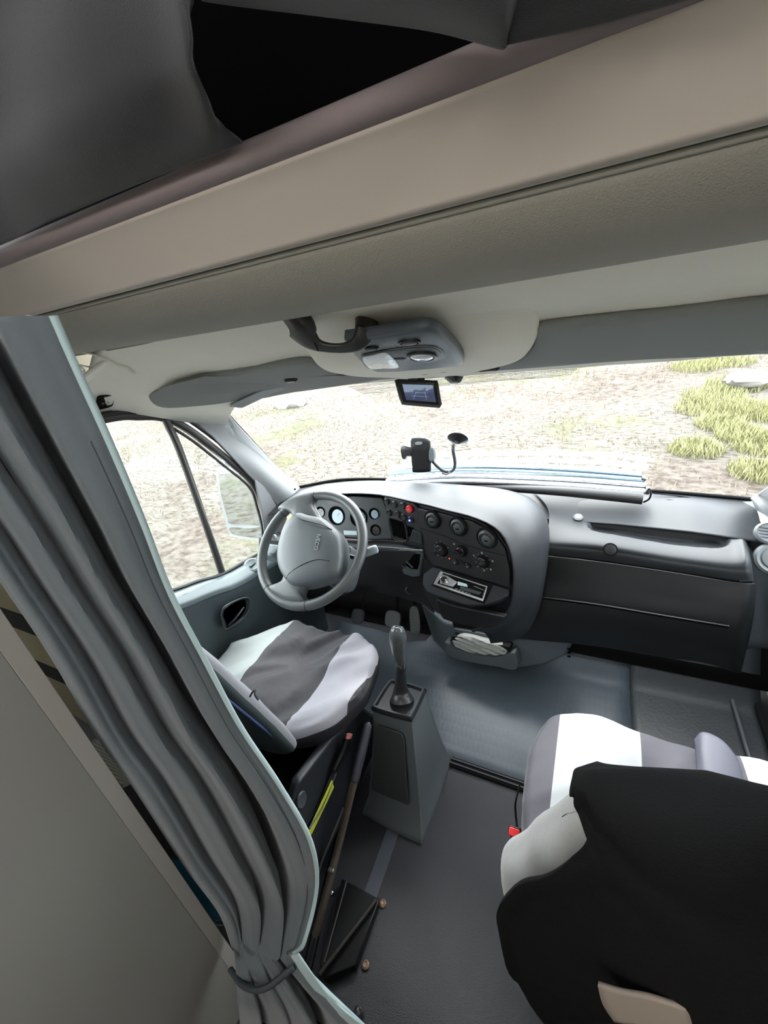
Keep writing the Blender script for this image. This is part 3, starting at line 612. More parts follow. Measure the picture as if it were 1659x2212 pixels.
# shelf under the windscreen
sheet('windscreen_shelf',[[b+V((0,.012,-.008)),b+V((0,-.10,-.008)),b+V((.0,-.24,-.03))] for b in WB[1:-1]],DASH,ds,nu=40,nv=10,thick=.006)
# centre stack core
core=[SF.px(x,y,-.012) for x,y in ((893,1087),(960,1104),(1022,1120),(1072,1147),(1100,1190),(1108,1285),(1095,1330),(1060,1350),(985,1345),(940,1322),(915,1280),(912,1200))]
plate('stack_core',core,-SF.n,.20,DASH2,ds,.004)
fas=[SF.px(x,y) for x,y in ((902,1098),(960,1111),(1020,1127),(1066,1152),(1090,1186),(1100,1230),(1101,1270),(1060,1258),(1000,1240),(935,1222),(918,1196),(908,1145))]
plate('stack_fascia',fas,-SF.n,.014,mat('soft black fascia',(27,28,29),.55,bump=.15,bs=900),ds,.003)
tube('fascia_joint',[SF.px(x,y,.0008) for x,y in ((909,1141),(960,1158),(1000,1175),(1050,1190),(1097,1202))],.0009,BLKM,ds,n=30,seg=6)
def vent(x,y,r_,yaw):
    a,b=SF.ab(x,y); f=SF.shift(a,b); 
    v=lathe('air_vent',f,[(r_*1.06,-.004),(r_*1.06,.002),(r_,.005),(r_*.93,.004),(r_*.9,-.004)],BLKM,ds)
    lathe('vent_ball',f,[(r_*.88,-.006),(r_*.86,.003),(r_*.78,.009),(r_*.6,.012),(r_*.56,.008),(r_*.52,.007)],GREYD2,v)
    lathe('vent_disc',f.shift(.003,-.003),[(r_*.50,.004),(r_*.48,.011),(r_*.3,.013)],mat('vent flap plastic',(66,72,72),.35),v)
    box('vent_tab',f.at(.004,-.004,.014),(.012,.003,.004),BLKM,v,.001)
GREYD2=mat('charcoal vent plastic',(44,48,50),.4)
for x,y,r_ in ((935,1122,.032),(990.5,1137,.033),(1052,1162,.0345)): vent(x,y,r_,0)
def knob(x,y,r_,rot):
    a,b=SF.ab(x,y); f=SF.shift(a,b)
    k=lathe('heater_knob',f,[(r_*1.15,-.002),(r_*1.15,.003),(r_,.006),(r_*.9,.006)],BLKM,ds)
    lathe('knob_cap',f,[(r_*.88,.004),(r_*.84,.012),(r_*.7,.014)],BLK,k)
    c_,s_=math.cos(rot),math.sin(rot); f2=Fr(f.at(0,0,.014),f.u*c_+f.v*s_,f.v*c_-f.u*s_)
    dome('knob_grip',[(-.8*r_,-.14*r_),(0,-.2*r_),(.8*r_,-.14*r_),(.8*r_,.14*r_),(0,.2*r_),(-.8*r_,.14*r_)],f2,[(1,0),(.98,.009),(.8,.012)],mat('glossy knob plastic',(30,30,32),.18),k,n=24)
    for i in range(9):
        t=.5+i*.6; 
        if r_>.02: box('dial_mark',f.at(r_*1.28*math.cos(t),r_*1.28*math.sin(t),.0012),(.003,.001,.003),mat('grey print',(150,150,150),.5),k,0)
knob(954,1187,.0235,.7); knob(997.7,1189.5,.019,-.2); knob(1043.5,1212.5,.0205,.6)
PR=mat('grey print',(150,150,150),.5)
for x,y in ((1041,1194),(1024,1200),(1064,1212),(1060,1230),(1046,1232),(1031.5,1223),(947,1199),(981,1175)):
    a,b=SF.ab(x,y); lathe('control_symbol',SF.shift(a,b),[(.0036,0),(.0033,.0012)],PR,ds,seg=10)
a,b=SF.ab(971,1206.4); lathe('warning_dot',SF.shift(a,b),[(.0028,0),(.0024,.0018)],mat('orange lamp',(230,90,60),.3,emis=((230,80,50),.6)),ds,seg=10)
for i,(x,y) in enumerate(((985,1213),(1012,1222))):
    a,b=SF.ab(x,y); o=lathe('round_switch',SF.shift(a,b),[(.0105,-.002),(.0105,.006),(.008,.009)],BLK,ds); lathe('symbol',SF.shift(a,b),[(.003,.008),(.003,.0096)],PR,o,seg=8)
f0,f1=SF.px(990,1213,.004),SF.px(1008,1221,.004)
for i in range(7): o=tube('slider_rib',[f0.lerp(f1,i/6)+SF.v*.008,f0.lerp(f1,i/6)-SF.v*.006],.0013,GREYD2,ds,seg=6)
# radio shelf
e0=SF.px(935,1222); RF=tilted(e0,48)
plate('radio_surround',[RF.px(x,y) for x,y in ((935,1223),(1000,1242),(1060,1259),(1101,1272),(1099,1285),(1075,1298),(1045,1307),(1012,1308),(960,1293),(922,1279),(912,1262),(914,1240))],-RF.n,.03,DASH,ds,.005,4)
plate('radio_well',[RF.px(x,y,.0015) for x,y in ((956,1230),(1066,1261),(1046,1305),(931,1265))],-RF.n,.004,BLKM,ds,.001)
rd=root('car_radio','single slot car radio with silver frame set in the centre of the dashboard','radio',RF.px(995,1267)); 
def rplate(nm,l,c,th,m,bev=.001,par=None): return plate(nm,[RF.px(x,y,c) for x,y in l],-RF.n,th,m,par or rd,bev)
rplate('frame',((951,1233),(1053,1266),(1043,1299),(936,1262)),.006,.005,mat('satin silver',(200,204,206),.25,metal=.85))
rplate('face',((957,1237),(1049,1268),(1041,1293),(944,1260)),.0085,.003,mat('gloss black face',(16,16,18),.08))
rplate('silver_inlay',((955,1241),(968,1245),(988,1257),(978,1268),(950,1260)),.0095,.002,mat('satin silver',(200,204,206),.25,metal=.85))
a,b=RF.ab(962,1254); lathe('volume_knob',RF.shift(a,b),[(.0125,.008),(.0125,.018),(.0105,.021),(.009,.020)],CHR,rd); lathe('knob_face',RF.shift(a,b),[(.009,.020),(.0085,.0215)],BLK,rd)
rplate('display',((989,1256),(1008,1261.5),(1010,1268),(988,1263.5)),.0097,.0012,mat('grey lcd',(190,205,210),.1,emis=((150,165,170),.15)),0)
rplate('display_strip',((994,1266),(1040,1279),(1035,1285),(994,1273)),.0097,.0012,mat('dim lcd',(70,76,78),.15),0)

rplate('silver_line',((1022,1266.5),(1026,1266),(1045,1274),(1044.5,1275.5)),.0115,.0004,CHR,0)
for i in range(5):
    x=984+i*7; y=1270+i*2.6; rplate('button',((x,y),(x+5,y+1.7),(x+4,y+4.5),(x-1,y+2.8)),.0105,.0015,GREYP)
lidF=tilted(RF.px(1010,1308),-12)
plate('lower_lid',[lidF.px(x,y,-.012) for x,y in ((941,1296),(981,1309),(1031,1320),(1091,1334),(1078,1350),(1041,1357),(993,1350),(957,1338),(945,1318))],-lidF.n,.02,DASH2,ds,.006,3)
tube('lid_edge',[lidF.px(x,y,-.010) for x,y in ((943,1296),(981,1309),(1031,1320),(1089,1333))],.002,GREYD2,ds,n=20,seg=8)
# switch panel and storage slot
plate('switch_panel',[SF.px(x,y,-.001) for x,y in ((829,1072),(893,1087),(903,1098),(909,1145),(916,1187),(870,1173),(843,1164))],-SF.n,.03,DASH2,ds,.003)
for i,(x,y) in enumerate(((835.5,1083),(852,1089),(870.5,1092),(840.5,1107.5),(859,1110.6),(872,1117),(887,1123))):
    a,b=SF.ab(x,y); f=SF.shift(a,b); s_=lathe('round_switch',f,[(.0118,-.002),(.0118,.004),(.010,.0065),(.005,.006)],BLK if i<6 else mat('blue lit switch',(30,40,90),.2),ds)
    lathe('ring',f,[(.0132,-.001),(.0134,.0015),(.0122,.002)],GREYD2,s_)
    if i==6: lathe('switch_lamp',f,[(.004,.006),(.003,.0085)],mat('blue lamp',(120,140,255),.2,emis=((110,130,255),1.5)),s_,seg=12)
a,b=SF.ab(885.6,1099); f=SF.shift(a,b); hz=lathe('hazard_button',f,[(.0138,-.002),(.0138,.007),(.012,.009),(.006,.0088)],RED,ds)
for i in range(3):
    t0,t1=PI/2+i*2*PI/3,PI/2+(i+1)*2*PI/3; tube('triangle_mark',[f.at(.006*math.cos(t0),.006*math.sin(t0),.0095),f.at(.006*math.cos(t1),.006*math.sin(t1),.0095)],.0005,WHITE,hz,seg=5)
plate('storage_slot',[SF.px(x,y,.0015) for x,y in ((842,1120),(870,1128),(877,1166),(850,1157))],-SF.n,.003,VOID,ds,0)
tube('slot_rim',[SF.px(x,y,.002) for x,y in ((841,1119),(871,1127),(878,1167),(849,1159))],.002,GREYD2,ds,closed=True,n=60,seg=8)
plate('speaker_grille',[SF.px(x,y,.004) for x,y in ((891,1144),(909,1150),(912,1176),(884,1167))],-SF.n,.006,GREYD2,ds,.001)
for i in range(5): tube('grille_rib',[SF.px(892+i*3.7,1149+i*1.3,.005),SF.px(889+i*4.6,1163+i*1.6,.005)],.0011,GREYD,ds,seg=6)
plate('slot_cover',[SF.px(x,y,.0012) for x,y in ((880,1136),(893,1141),(888,1160),(881,1158))],-SF.n,.002,VOID,ds,0)
# instrument cluster
IF=tilted(P(765,1115,Y=1.245),18,0)
plate('instrument_panel',[IF.px(x,y) for x,y in ((640,1085),(700,1076),(762,1071),(826,1075),(835,1100),(848,1165),(800,1166),(740,1160),(680,1150),(640,1140))],-IF.n,.03,mat('instrument panel grey',(50,54,56),.45,bump=.1,bs=700),ds,.004)
def gauge(x,y,r_,face,lab=None):
    a,b=IF.ab(x,y); f=IF.shift(a,b)
    g_=lathe('gauge',f,[(r_,-.001),(r_*1.05,.0015),(r_*1.02,.003),(r_*.98,.001),(r_*.97,-.002)],BLKM,ds)
    lathe('gauge_well',f,[(r_*.97,.0008),(r_*.5,.0012)],VOID,g_)
    lathe('gauge_face',f.shift(r_*.16,-.002),[(r_*.78,.0015),(r_*.76,.0022)],face,g_,sx=.92)
    t=.8; tube('needle',[f.at(r_*.1,0,.003),f.at(r_*.1+r_*.5*math.cos(t),r_*.5*math.sin(t),.003)],.0007,mat('needle',(230,90,60),.4),g_,seg=6)
    for i in range(9):
        t=-.6+i*.53; box('gauge_tick',f.at(r_*.16+r_*.62*math.cos(t),-.002+r_*.66*math.sin(t),.0026),(.0016,.0008,.0016),WHITE,g_,0)
FB=mat('blue white gauge face',(150,175,190),.15); FG=mat('grey gauge face',(92,98,100),.2)
gauge(727,1114,.0375,FB); gauge(775,1118,.0375,FG); gauge(808,1109.5,.0215,FB); gauge(811,1145,.0215,mat('dark gauge face',(40,42,44),.2)); gauge(692,1106,.022,FG)
plate('odometer_window',[IF.px(x,y,.002) for x,y in ((742,1146),(770,1147),(771,1156),(743,1155))],-IF.n,.002,mat('pale lcd',(190,204,206),.1),ds,0)
plate('warning_strip',[IF.px(x,y,.002) for x,y in ((706,1083),(728,1080),(745,1086),(742,1092),(708,1088))],-IF.n,.002,BLK,ds,0)
# ledge and knee panel
lp=[(740,1163),(800,1168),(850,1167),(914,1188)]
sheet('lower_ledge',[[P(x,y,Y=1.23),P(x,y+8,Y=1.20),P(x,y+18,Y=1.185)] for x,y in ((600,1150),(680,1156),(740,1163),(800,1168),(850,1168))]+[[SF.px(880,1177),SF.px(895,1183,.008),SF.px(914,1189,.01)]],DASH2,ds,nu=24,nv=8,thick=.004)
tube('ledge_trim',[P(790,1180,Y=1.185),P(850,1183,Y=1.18),SF.px(913,1189,.012)],.0018,mat('pale ledge edge',(150,160,168),.35),ds,n=16,seg=8)
sheet('knee_panel',[[P(x,y0,Y=1.19),P(x,(y0+y1)/2,Y=1.20),P(x+3,y1,Y=1.25),P(x+3,y1-6,Y=1.45)] for x,y0,y1 in ((560,1160,1290),(640,1168,1290),(720,1176,1286),(790,1184,1272),(850,1188,1285),(905,1194,1300),(935,1230,1322))],mat('black knee panel',(26,27,29),.55,bump=.1,bs=700),ds,nu=40,nv=18,thick=.006)
NF=tilted(SF.px(885,1215,.006),5,10)
plate('coin_tray',[NF.px(x,y) for x,y in ((857,1190),(913,1190),(912,1215),(906,1245),(892,1247),(872,1240),(864,1222))],-NF.n,.02,GREYD,ds,.003)
plate('tray_opening',[NF.px(x,y,.001) for x,y in ((866,1196),(908,1197),(906,1215),(902,1230),(888,1229),(872,1218))],-NF.n,.003,VOID,ds,0)
tube('tray_rim',[NF.px(x,y,.002) for x,y in ((862,1193),(910,1194),(909,1215),(904,1235),(888,1234),(868,1221))],.0018,GREYD,ds,closed=True,n=50,seg=8)
k=tube('tray_clip',[NF.px(878,1212,.003),NF.px(892,1226,.004)],.0045,GREYD,ds,seg=8,ratio=.6)
tube('hook',[P(880,1268,Y=1.2),P(876,1274,Y=1.19),P(880,1281,Y=1.19),P(888,1284,Y=1.2)],.0016,GREYP,ds,n=14,seg=6)
# passenger side: top pad with a long tray
A_=P(1298,1136,Y=1.458); B_=P(1540,1170,Y=1.405)
def traydisp(p,u,v):
    a=V((A_.x,A_.y,0)); b=V((B_.x,B_.y,0)); q_=V((p.x,p.y,0)); t=max(0,min(1,(q_-a).dot(b-a)/(b-a).length_squared)); d=(q_-a-(b-a)*t).length
    k=max(0,min(1,(.040-d)/.012)); k=k*k*(3-2*k); return p-V((0,0,.026*k))
rows=[[(1150,1058,1.66),(1184,1100,1.52),(1182,1160,1.38),(1181,1180,1.352),(1182,1197,1.350)],
      [(1300,1066,1.66),(1300,1110,1.54),(1300,1168,1.37),(1300,1191,1.343),(1300,1210,1.340)],
      [(1450,1078,1.64),(1450,1125,1.52),(1452,1190,1.35),(1455,1215,1.318),(1458,1233,1.315)],
      [(1560,1088,1.60),(1567,1138,1.47),(1575,1205,1.32),(1579,1232,1.292),(1581,1252,1.289)],
      [(1588,1096,1.58),(1603,1142,1.46),(1616,1200,1.325),(1621,1232,1.295),(1624,1254,1.290)],
      [(1592,1108,1.60),(1607,1152,1.50),(1621,1205,1.40),(1626,1236,1.36),(1627,1256,1.34)]]
sheet('top_pad',[[P(x,y,Y=Y_) for x,y,Y_ in r] for r in rows],DASH,ds,nu=150,nv=70,thick=.0,disp=traydisp,sharp=80)
rows=[[(1150,1205,1.36),(1148,1250,1.35),(1142,1295,1.33),(1130,1340,1.32),(1112,1380,1.34)],
      [(1182,1202,1.341),(1178,1250,1.335),(1170,1292,1.315),(1155,1340,1.30),(1142,1382,1.32)],
      [(1300,1215,1.331),(1295,1260,1.31),(1290,1307,1.29),(1285,1350,1.29),(1280,1395,1.33)],
      [(1458,1238,1.306),(1450,1290,1.285),(1440,1330,1.27),(1430,1375,1.28),(1420,1418,1.33)],
      [(1581,1258,1.283),(1575,1305,1.26),(1560,1350,1.25),(1540,1395,1.27),(1520,1432,1.33)],
      [(1628,1260,1.285),(1622,1310,1.27),(1605,1360,1.26),(1590,1410,1.28),(1580,1450,1.34)],
      [(1634,1262,1.36),(1630,1312,1.36),(1622,1365,1.35),(1610,1415,1.36),(1600,1455,1.38)]]
sheet('glovebox_lid',[[P(x,y,Y=Y_) for x,y,Y_ in r] for r in rows],DASH2,ds,nu=70,nv=40,thick=.006,sharp=80,off=-1)
GL=[P(1174,1290,Y=1.309),P(1290,1305,Y=1.285),P(1440,1330,Y=1.262),P(1575,1352,Y=1.245)]
tube('lid_bead',GL,.0028,mat('bead plastic',(64,66,68),.35),ds,n=40,seg=8,ratio=.6)
tube('lid_groove',[p+V((0,-.001,-.006)) for p in GL],.0024,VOID,ds,n=40,seg=8,ratio=.6)
tube('pad_joint',[P(x,y,Y=Y_-.001) for x,y,Y_ in ((1182,1199,1.343),(1300,1212,1.332),(1458,1235,1.307),(1581,1255,1.284),(1625,1258,1.283))],.0022,VOID,ds,n=50,seg=8)
f=tilted(P(1318,1187,Y=1.330),25,-6); k_=lathe('glovebox_lock',f,[(.021,-.004),(.022,.003),(.0195,.004),(.0185,.0015)],BLKM,ds); lathe('lock_button',f,[(.0175,-.002),(.0175,.0035),(.014,.005)],DASH2,k_)
f=Fr(P(1249,1118,Y=1.49)+V((0,0,.001)),(1,0,0),(0,1,.35)); k_=lathe('sensor_ring',f,[(.017,-.004),(.017,.003),(.012,.004)],GREYD,ds); lathe('sensor_lens',f,[(.011,.002),(.011,.006),(.007,.008)],mat('white sensor',(225,230,232),.15),k_)
tube('demister_slot',[P(x,y,Y=Y_)+V((0,0,.004)) for x,y,Y_ in ((1410,1068,1.66),(1480,1076,1.65),(1558,1091,1.61))],.003,VOID,ds,n=20,seg=6,ratio=.4)
tube('demister_slot',[P(x,y,Y=Y_)+V((0,0,.003)) for x,y,Y_ in ((1440,1079,1.63),(1500,1086,1.62),(1572,1099,1.58))],.002,GREYD,ds,n=20,seg=6,ratio=.4)
# dash end at the right
rows=[[P(1560,1080,Y=1.66),P(1580,1140,Y=1.58),P(1595,1200,Y=1.52),P(1600,1262,Y=1.48),P(1600,1330,Y=1.46),P(1590,1410,Y=1.46)],
      [P(1590,1085,Y=1.62),P(1606,1140,Y=1.50),P(1623,1200,Y=1.43),P(1632,1262,Y=1.40),P(1632,1330,Y=1.39),P(1626,1400,Y=1.40)],
      [P(1625,1085,Y=1.60),P(1640,1140,Y=1.46),P(1655,1200,Y=1.39),P(1660,1262,Y=1.36),P(1662,1330,Y=1.35),P(1660,1400,Y=1.36)],
      [P(1660,1090,Y=1.58),P(1700,1140,Y=1.44),P(1720,1200,Y=1.37),P(1730,1262,Y=1.33),P(1730,1330,Y=1.33),P(1730,1400,Y=1.34)],
      [V((.68,1.45,.86)),V((.68,1.35,.80)),V((.68,1.30,.72)),V((.68,1.29,.60)),V((.68,1.30,.45)),V((.68,1.31,.3))]]
sheet('dash_end',rows,BLUEG,ds,nu=20,nv=30,thick=.006)
f=tilted(P(1662,1152,Y=1.405),45,-10); v=lathe('air_vent',f,[(.032,-.006),(.034,.003),(.029,.008),(.027,.003)],GREYP,ds,sx=1.15)
for i in range(4): box('vent_slat',f.at(.0,-.014+i*.0095,.005),(.05,.004,.004),GREYD,v,.001)
f=tilted(P(1668,1207,Y=1.365),35,-10); v=lathe('speaker_cover',f,[(.045,-.006),(.046,.004),(.040,.009),(.030,.006),(.028,.010),(.02,.012)],GREYP,ds)
# floor console with drawer
KF=tilted(P(1050,1402,Y=1.36),14,6)
fc=root('floor_console','blue grey console under the dashboard with an open drawer','console',KF.o-V((0,0,.12)))
plate('console_body',[KF.px(x,y,-.03) for x,y in ((905,1296),(960,1345),(1100,1362),(1145,1335),(1238,1378),(1232,1400),(1222,1416),(1180,1436),(1120,1445),(1060,1440),(1000,1425),(958,1408),(935,1385))],-KF.n,.18,BLUEG,fc,.012,4)
plate('console_recess',[KF.px(x,y,-.026) for x,y in ((976,1342),(1090,1362),(1088,1382),(1094,1398),(1060,1390),(985,1372))],-KF.n,.01,BLKM,fc,.002)
plate('recess_lip',[KF.px(x,y,-.010) for x,y in ((980,1358),(1030,1366),(1090,1380),(1090,1386),(1030,1375),(982,1366))],-KF.n,.02,GREYD,fc,.002)
dome('drawer',[KF.ab(*p) for p in ((966,1382),(975,1384),(990,1394),(1030,1408),(1070,1412),(1100,1407),(1116,1404),(1119,1438),(1080,1432),(1030,1424),(976,1410))],KF,[(1,-.04),(1,.026),(.985,.032),(.94,.034)],GREYD,fc,n=80,sharp=40)
plate('drawer_well',[KF.px(x,y,.021) for x,y in ((972,1385),(978,1374),(1100,1398),(1101,1406),(1070,1411),(1030,1407),(992,1393))],-KF.n,.05,BLKM,fc,.001)
for i in range(3): box('vent_slot',KF.px(1229,1402+i*8,-.026),(.012,.004,.006),VOID,fc,0)
rag=dome('cloth',[KF.ab(*p) for p in ((979,1376),(1000,1368),(1040,1376),(1085,1388),(1101,1397),(1098,1409),(1070,1411),(1030,1408),(995,1396),(981,1388))],KF,[(.92,-.02),(.96,.014),(.92,.021),(.8,.024),(.6,.025),(.4,.025),(.2,.026)],mat('off white cloth',(150,153,149),.9,bump=.4,bs=120),n=60,disp=lambda w,q_,s,h:w+KF.n*(.004*math.sin(q_.y*300+q_.x*40)*(h>.012))+KF.v*(.003*noise.noise(w*20)))
tag(rag,'off white folded cloth stuffed in the open drawer below the radio','cloth')
# pedals
PED=mat('ribbed pedal rubber',(84,86,86),.5,bump=.3,bs=90)
def pedal(nm,x,y,Y_,w,h,tilt,yaw,label):
    o=P(x,y,Y=Y_); f=Fr(o,(math.cos(yaw),math.sin(yaw),0),(0,math.sin(tilt),math.cos(tilt))); r=root(nm,label,'pedal',o-V((0,0,h/2)))
    r.name='pedal'; ORG[r.name]=V(r.location)
    dome('pedal_pad',[(-w/2,-h/2),(w/2,-h/2),(w/2,h/2),(-w/2,h/2)],f,[(.95,-.01),(1,-.004),(1,.004),(.94,.008)],PED,r,n=40)
    for i in range(7): box('tread',f.at(0,-h*.4+i*h*.8/6,.008),(w*.8,.002,.003),GREYP,r,0,rx=-tilt,rz=yaw)
    tube('pedal_arm',[f.at(0,0,-.01),f.at(0,h*.7,-.03),f.at(0,h*.7+.2,-.02)],.008,BLKM,r,n=10,ratio=.7)
pedal('a',773,1331,1.36,.055,.06,.7,0,'clutch pedal, leftmost of the three in the dark footwell')
pedal('b',849,1337,1.34,.065,.065,.6,0,'brake pedal, wide one in the middle of the three')
pedal('c',896,1340,1.36,.038,.11,.5,.3,'accelerator pedal, narrow one nearest the floor console')
# ============================================================ STEERING
tw=math.radians(50); WF=Fr(P(670,1183,D=1.375),(1,0,0),(0,math.sin(tw),math.cos(tw)))
st_=root('steering_wheel','grey two spoke steering wheel with airbag pad, turned a quarter turn','steering wheel',WF.o)
WH=mat('grey wheel rim plastic',(84,88,89),.38,bump=.15,bs=500); WP=mat('grey wheel pad plastic',(92,98,101),.42,bump=.15,bs=700)
RW=.1915
tube('rim',[WF.at(RW*math.cos(2*PI*i/64),RW*math.sin(2*PI*i/64)) for i in range(64)],.0165,WH,st_,closed=True,seg=20)
def wab(l,h=0):
    g_=WF.shift(0,0,h); return [g_.ab(*p) for p in l]
for (x,y) in ((684,1052),(598,1092),(575,1276),(663,1312)):
    a,b=WF.ab(x,y); t=math.atan2(b,a); c=WF.at(RW*math.cos(t),RW*math.sin(t)); tg=WF.u*(-math.sin(t))+WF.v*math.cos(t); rd_=WF.u*math.cos(t)+WF.v*math.sin(t)
    tube('rim_seam',[c+(rd_*math.cos(z)+WF.n*math.sin(z))*.0164 for z in [2*PI*i/20 for i in range(20)]],.0009,BLKM,st_,closed=True,seg=6)
dome('spoke',wab([(602,1098),(640,1070),(684,1062),(680,1090),(692,1113),(700,1135),(640,1140),(630,1110)]),WF,[(.9,-.018),(1,-.008),(1.0,.004),(.88,.014),(.6,.018)],WH,st_,n=60,centre=WF.ab(655,1100))
dome('spoke',wab([(580,1272),(610,1255),(625,1225),(690,1235),(668,1262),(658,1285),(662,1302),(620,1300)]),WF,[(.9,-.018),(1,-.008),(1.0,.004),(.88,.014),(.6,.018)],WH,st_,n=60,centre=WF.ab(636,1268))
pad=[(632,1108),(645,1104),(662,1109),(690,1115),(712,1132),(730,1155),(735,1185),(733,1215),(722,1240),(690,1252),(655,1262),(628,1262),(613,1252),(598,1225),(594,1195),(600,1160),(612,1130)]
dome('airbag_pad',wab(pad,.036),WF,[(1.0,-.03),(1.01,.0),(1.0,.018),(.97,.030),(.9,.038),(.7,.044),(.4,.047),(.15,.048)],WP,st_,n=80,sharp=70)
dome('pad_base',wab(pad,.036),WF,[(.9,-.035),(.98,-.025),(.99,.004),(.97,.01)],WH,st_,n=80)
def padh(x,y,h=.0395): return WF.px(x,y,h)
tube('pad_seam',[padh(x,y,h) for x,y,h in ((634,1112,.036),(650,1122,.0425),(675,1129,.0455),(700,1136,.042),(717,1144,.036))],.0012,BLKM,st_,n=30,seg=6)
tube('pad_seam',[padh(x,y,h) for x,y,h in ((617,1250,.035),(628,1236,.0425),(655,1219,.0465),(685,1209,.0465),(712,1212,.042))],.0012,BLKM,st_,n=30,seg=6)
ft=Fr(WF.px(685,1171,.0478),WF.u,WF.v); text('emblem_lettering','IVECO',Fr(ft.o,-WF.v*1.0+WF.u*.12,WF.u+WF.v*.12),.019,mat('embossed letters',(165,172,176),.3),st_,.0012)
# column
sc_=root('steering_column','grey steering column housing with control stalks behind the wheel','steering column',WF.at(0,-.05,-.2))
dome('column_cover',[(-.055,-.06),(.055,-.06),(.065,.02),(.045,.06),(-.045,.06),(-.065,.02)],WF,[(1.05,-.24),(1.05,-.08),(1.0,-.055),(.85,-.05)],GREYP,sc_,n=50,centre=(0,-.0))
dome('ignition_housing',[(.05,-.09),(.105,-.085),(.11,.0),(.1,.045),(.05,.03)],WF,[(1,-.17),(1,-.09),(.94,-.08)],GREYP,sc_,n=40)
lathe('ignition_lock',WF.shift(.085,-.06,-.07),[(.017,-.01),(.017,.004),(.012,.007)],BLK,sc_)
tube('wiper_stalk',[WF.at(.04,.02,-.06),WF.px(770,1205,-.05),WF.px(788,1196,-.03)],[.007,.008,.010],BLK,sc_,n=12)
tube('stalk_tip',[WF.px(785,1198,-.032),WF.px(796,1192,-.028),WF.px(812,1186,-.024),WF.px(815,1185,-.024)],[.010,.0135,.0135,.008],mat('pale grey stalk',(140,152,160),.35),sc_,n=16)
tube('light_stalk',[WF.at(-.04,.03,-.06),WF.px(605,1168,-.03)],.005,CHR,sc_,n=8)
lathe('stalk_knob',Fr(WF.px(592,1160,-.03),WF.u,WF.v),[(.004,-.009),(.0085,-.006),(.010,0),(.0085,.006),(.004,.009)],mat('pale knob',(170,175,176),.3),sc_)
box('left_cover',WF.px(592,1195,-.06),(.07,.05,.05),mat('pale teal grey plastic',(126,142,146),.4),sc_,.01,rx=.4)
# ============================================================ THINGS ON THE DASHBOARD TOP
QS=mat('quilted silver foil',(215,220,226),.3,metal=.9,bump=1,bs=120)
sh=root('folded_sunshade','silver foil sunshade folded in layers along the windscreen foot','sunshade',P(1100,1035,Y=1.60)-V((0,0,.03)))
lay=[([(843,1013),(900,1008),(1000,1005),(1120,1007),(1250,1013),(1385,1024)],1.655,.020,.30),
     ([(841,1023),(900,1018),(1000,1014),(1120,1016),(1250,1023),(1390,1034)],1.64,.022,.30),
     ([(838,1036),(900,1031),(1000,1026),(1120,1029),(1250,1035),(1394,1046)],1.615,.024,.32),
     ([(836,1046),(900,1041),(1000,1037),(1120,1041),(1250,1048),(1398,1060)],1.59,.026,.34)]
for i,(l,Y_,r_,ra) in enumerate(lay):
    pts=[P(x,y,Y=Y_-.02*j) for j,(x,y) in enumerate(l)]
    pts=[P(x,y,Y=Y_) for x,y in l]
    tube('shade_layer',pts,[r_]*len(pts),QS if i!=1 else mat('blue tinted foil',(150,178,196),.35,metal=.8,bump=1,bs=120),sh,n=70,seg=20,ratio=ra,up=(0,.1,1),power=3)
for i in (1,3):
    l,Y_,r_,ra=lay[i]; tube('shade_hem',[P(l[-1][0]-6,l[-1][1]-3,Y=Y_),P(l[-1][0]+3,l[-1][1],Y=Y_)],r_*1.03,GREYD2,sh,seg=20,ratio=ra*1.1,up=(0,.1,1),power=3)
dk=root('dark_roll','black underside roll of the silver sunshade, its dark colour also standing for the shadow there','roll',P(1200,1070,Y=1.55)-V((0,0,.02)))  # black roll stands for the sunshade's dark underside and the shadow beneath it
tube('roll_body',[P(930,1046,Y=1.60),P(1050,1052,Y=1.57),P(1200,1060,Y=1.555),P(1320,1070,Y=1.55),P(1388,1077,Y=1.545)],[.008,.016,.022,.025,.025],mat('black nylon',(24,24,27),.5,bump=.3,bs=60),dk,n=50,seg=20,up=(0,0,1),ratio=.8)
tube('elastic_loop',[P(1390,1085,Y=1.535),P(1402,1078,Y=1.53),P(1406,1066,Y=1.53),P(1402,1056,Y=1.54),P(1396,1068,Y=1.53)],.003,BLKM,dk,n=30,seg=8)
# phone holder
b0=P(908,985,Y=1.55); ph=root('phone_holder','black phone holder on a gooseneck with suction cup on the windscreen','phone holder',P(908,1018,Y=1.55))
PF=Fr(b0,(EX.x,EX.y*0+.1,0),(0,.35,1))
dome('cradle',[PF.ab(*p) for p in ((889,950),(893,946),(915,946),(926,951),(929,960),(930,1012),(926,1019),(895,1020),(891,1012),(888,960))],PF,[(.9,-.016),(1,-.010),(1,.004),(.95,.009),(.8,.010)],BLKM,ph,n=60)
a,b=PF.ab(906,958); lathe('cradle_pad',PF.shift(a,b),[(.016,.008),(.015,.0125),(.012,.013)],GREYD,ph,sy=.45,power=3)
dome('clamp_arm',[PF.ab(*p) for p in ((868,965),(874,961),(890,968),(890,984),(880,986),(876,992),(870,990),(867,975))],PF,[(1,-.012),(1,.008),(.9,.012)],BLK,ph,n=40)
dome('clamp_arm',[PF.ab(*p) for p in ((929,972),(936,965),(939,975),(939,992),(932,997),(928,990))],PF,[(1,-.012),(1,.012),(.9,.016)],GREYD,ph,n=40)
cup=wsp(990,942)
tube('gooseneck',[PF.px(930,990,-.012),P(942,1005,Y=1.56),P(960,1018,Y=1.57),P(978,1016,Y=1.585),P(983,1000,Y=1.59),P(979,975,Y=1.57),P(980,958,Y=1.56),cup+V((0,-.03,-.012))],.0072,GREYD2,ph,n=50,seg=10)
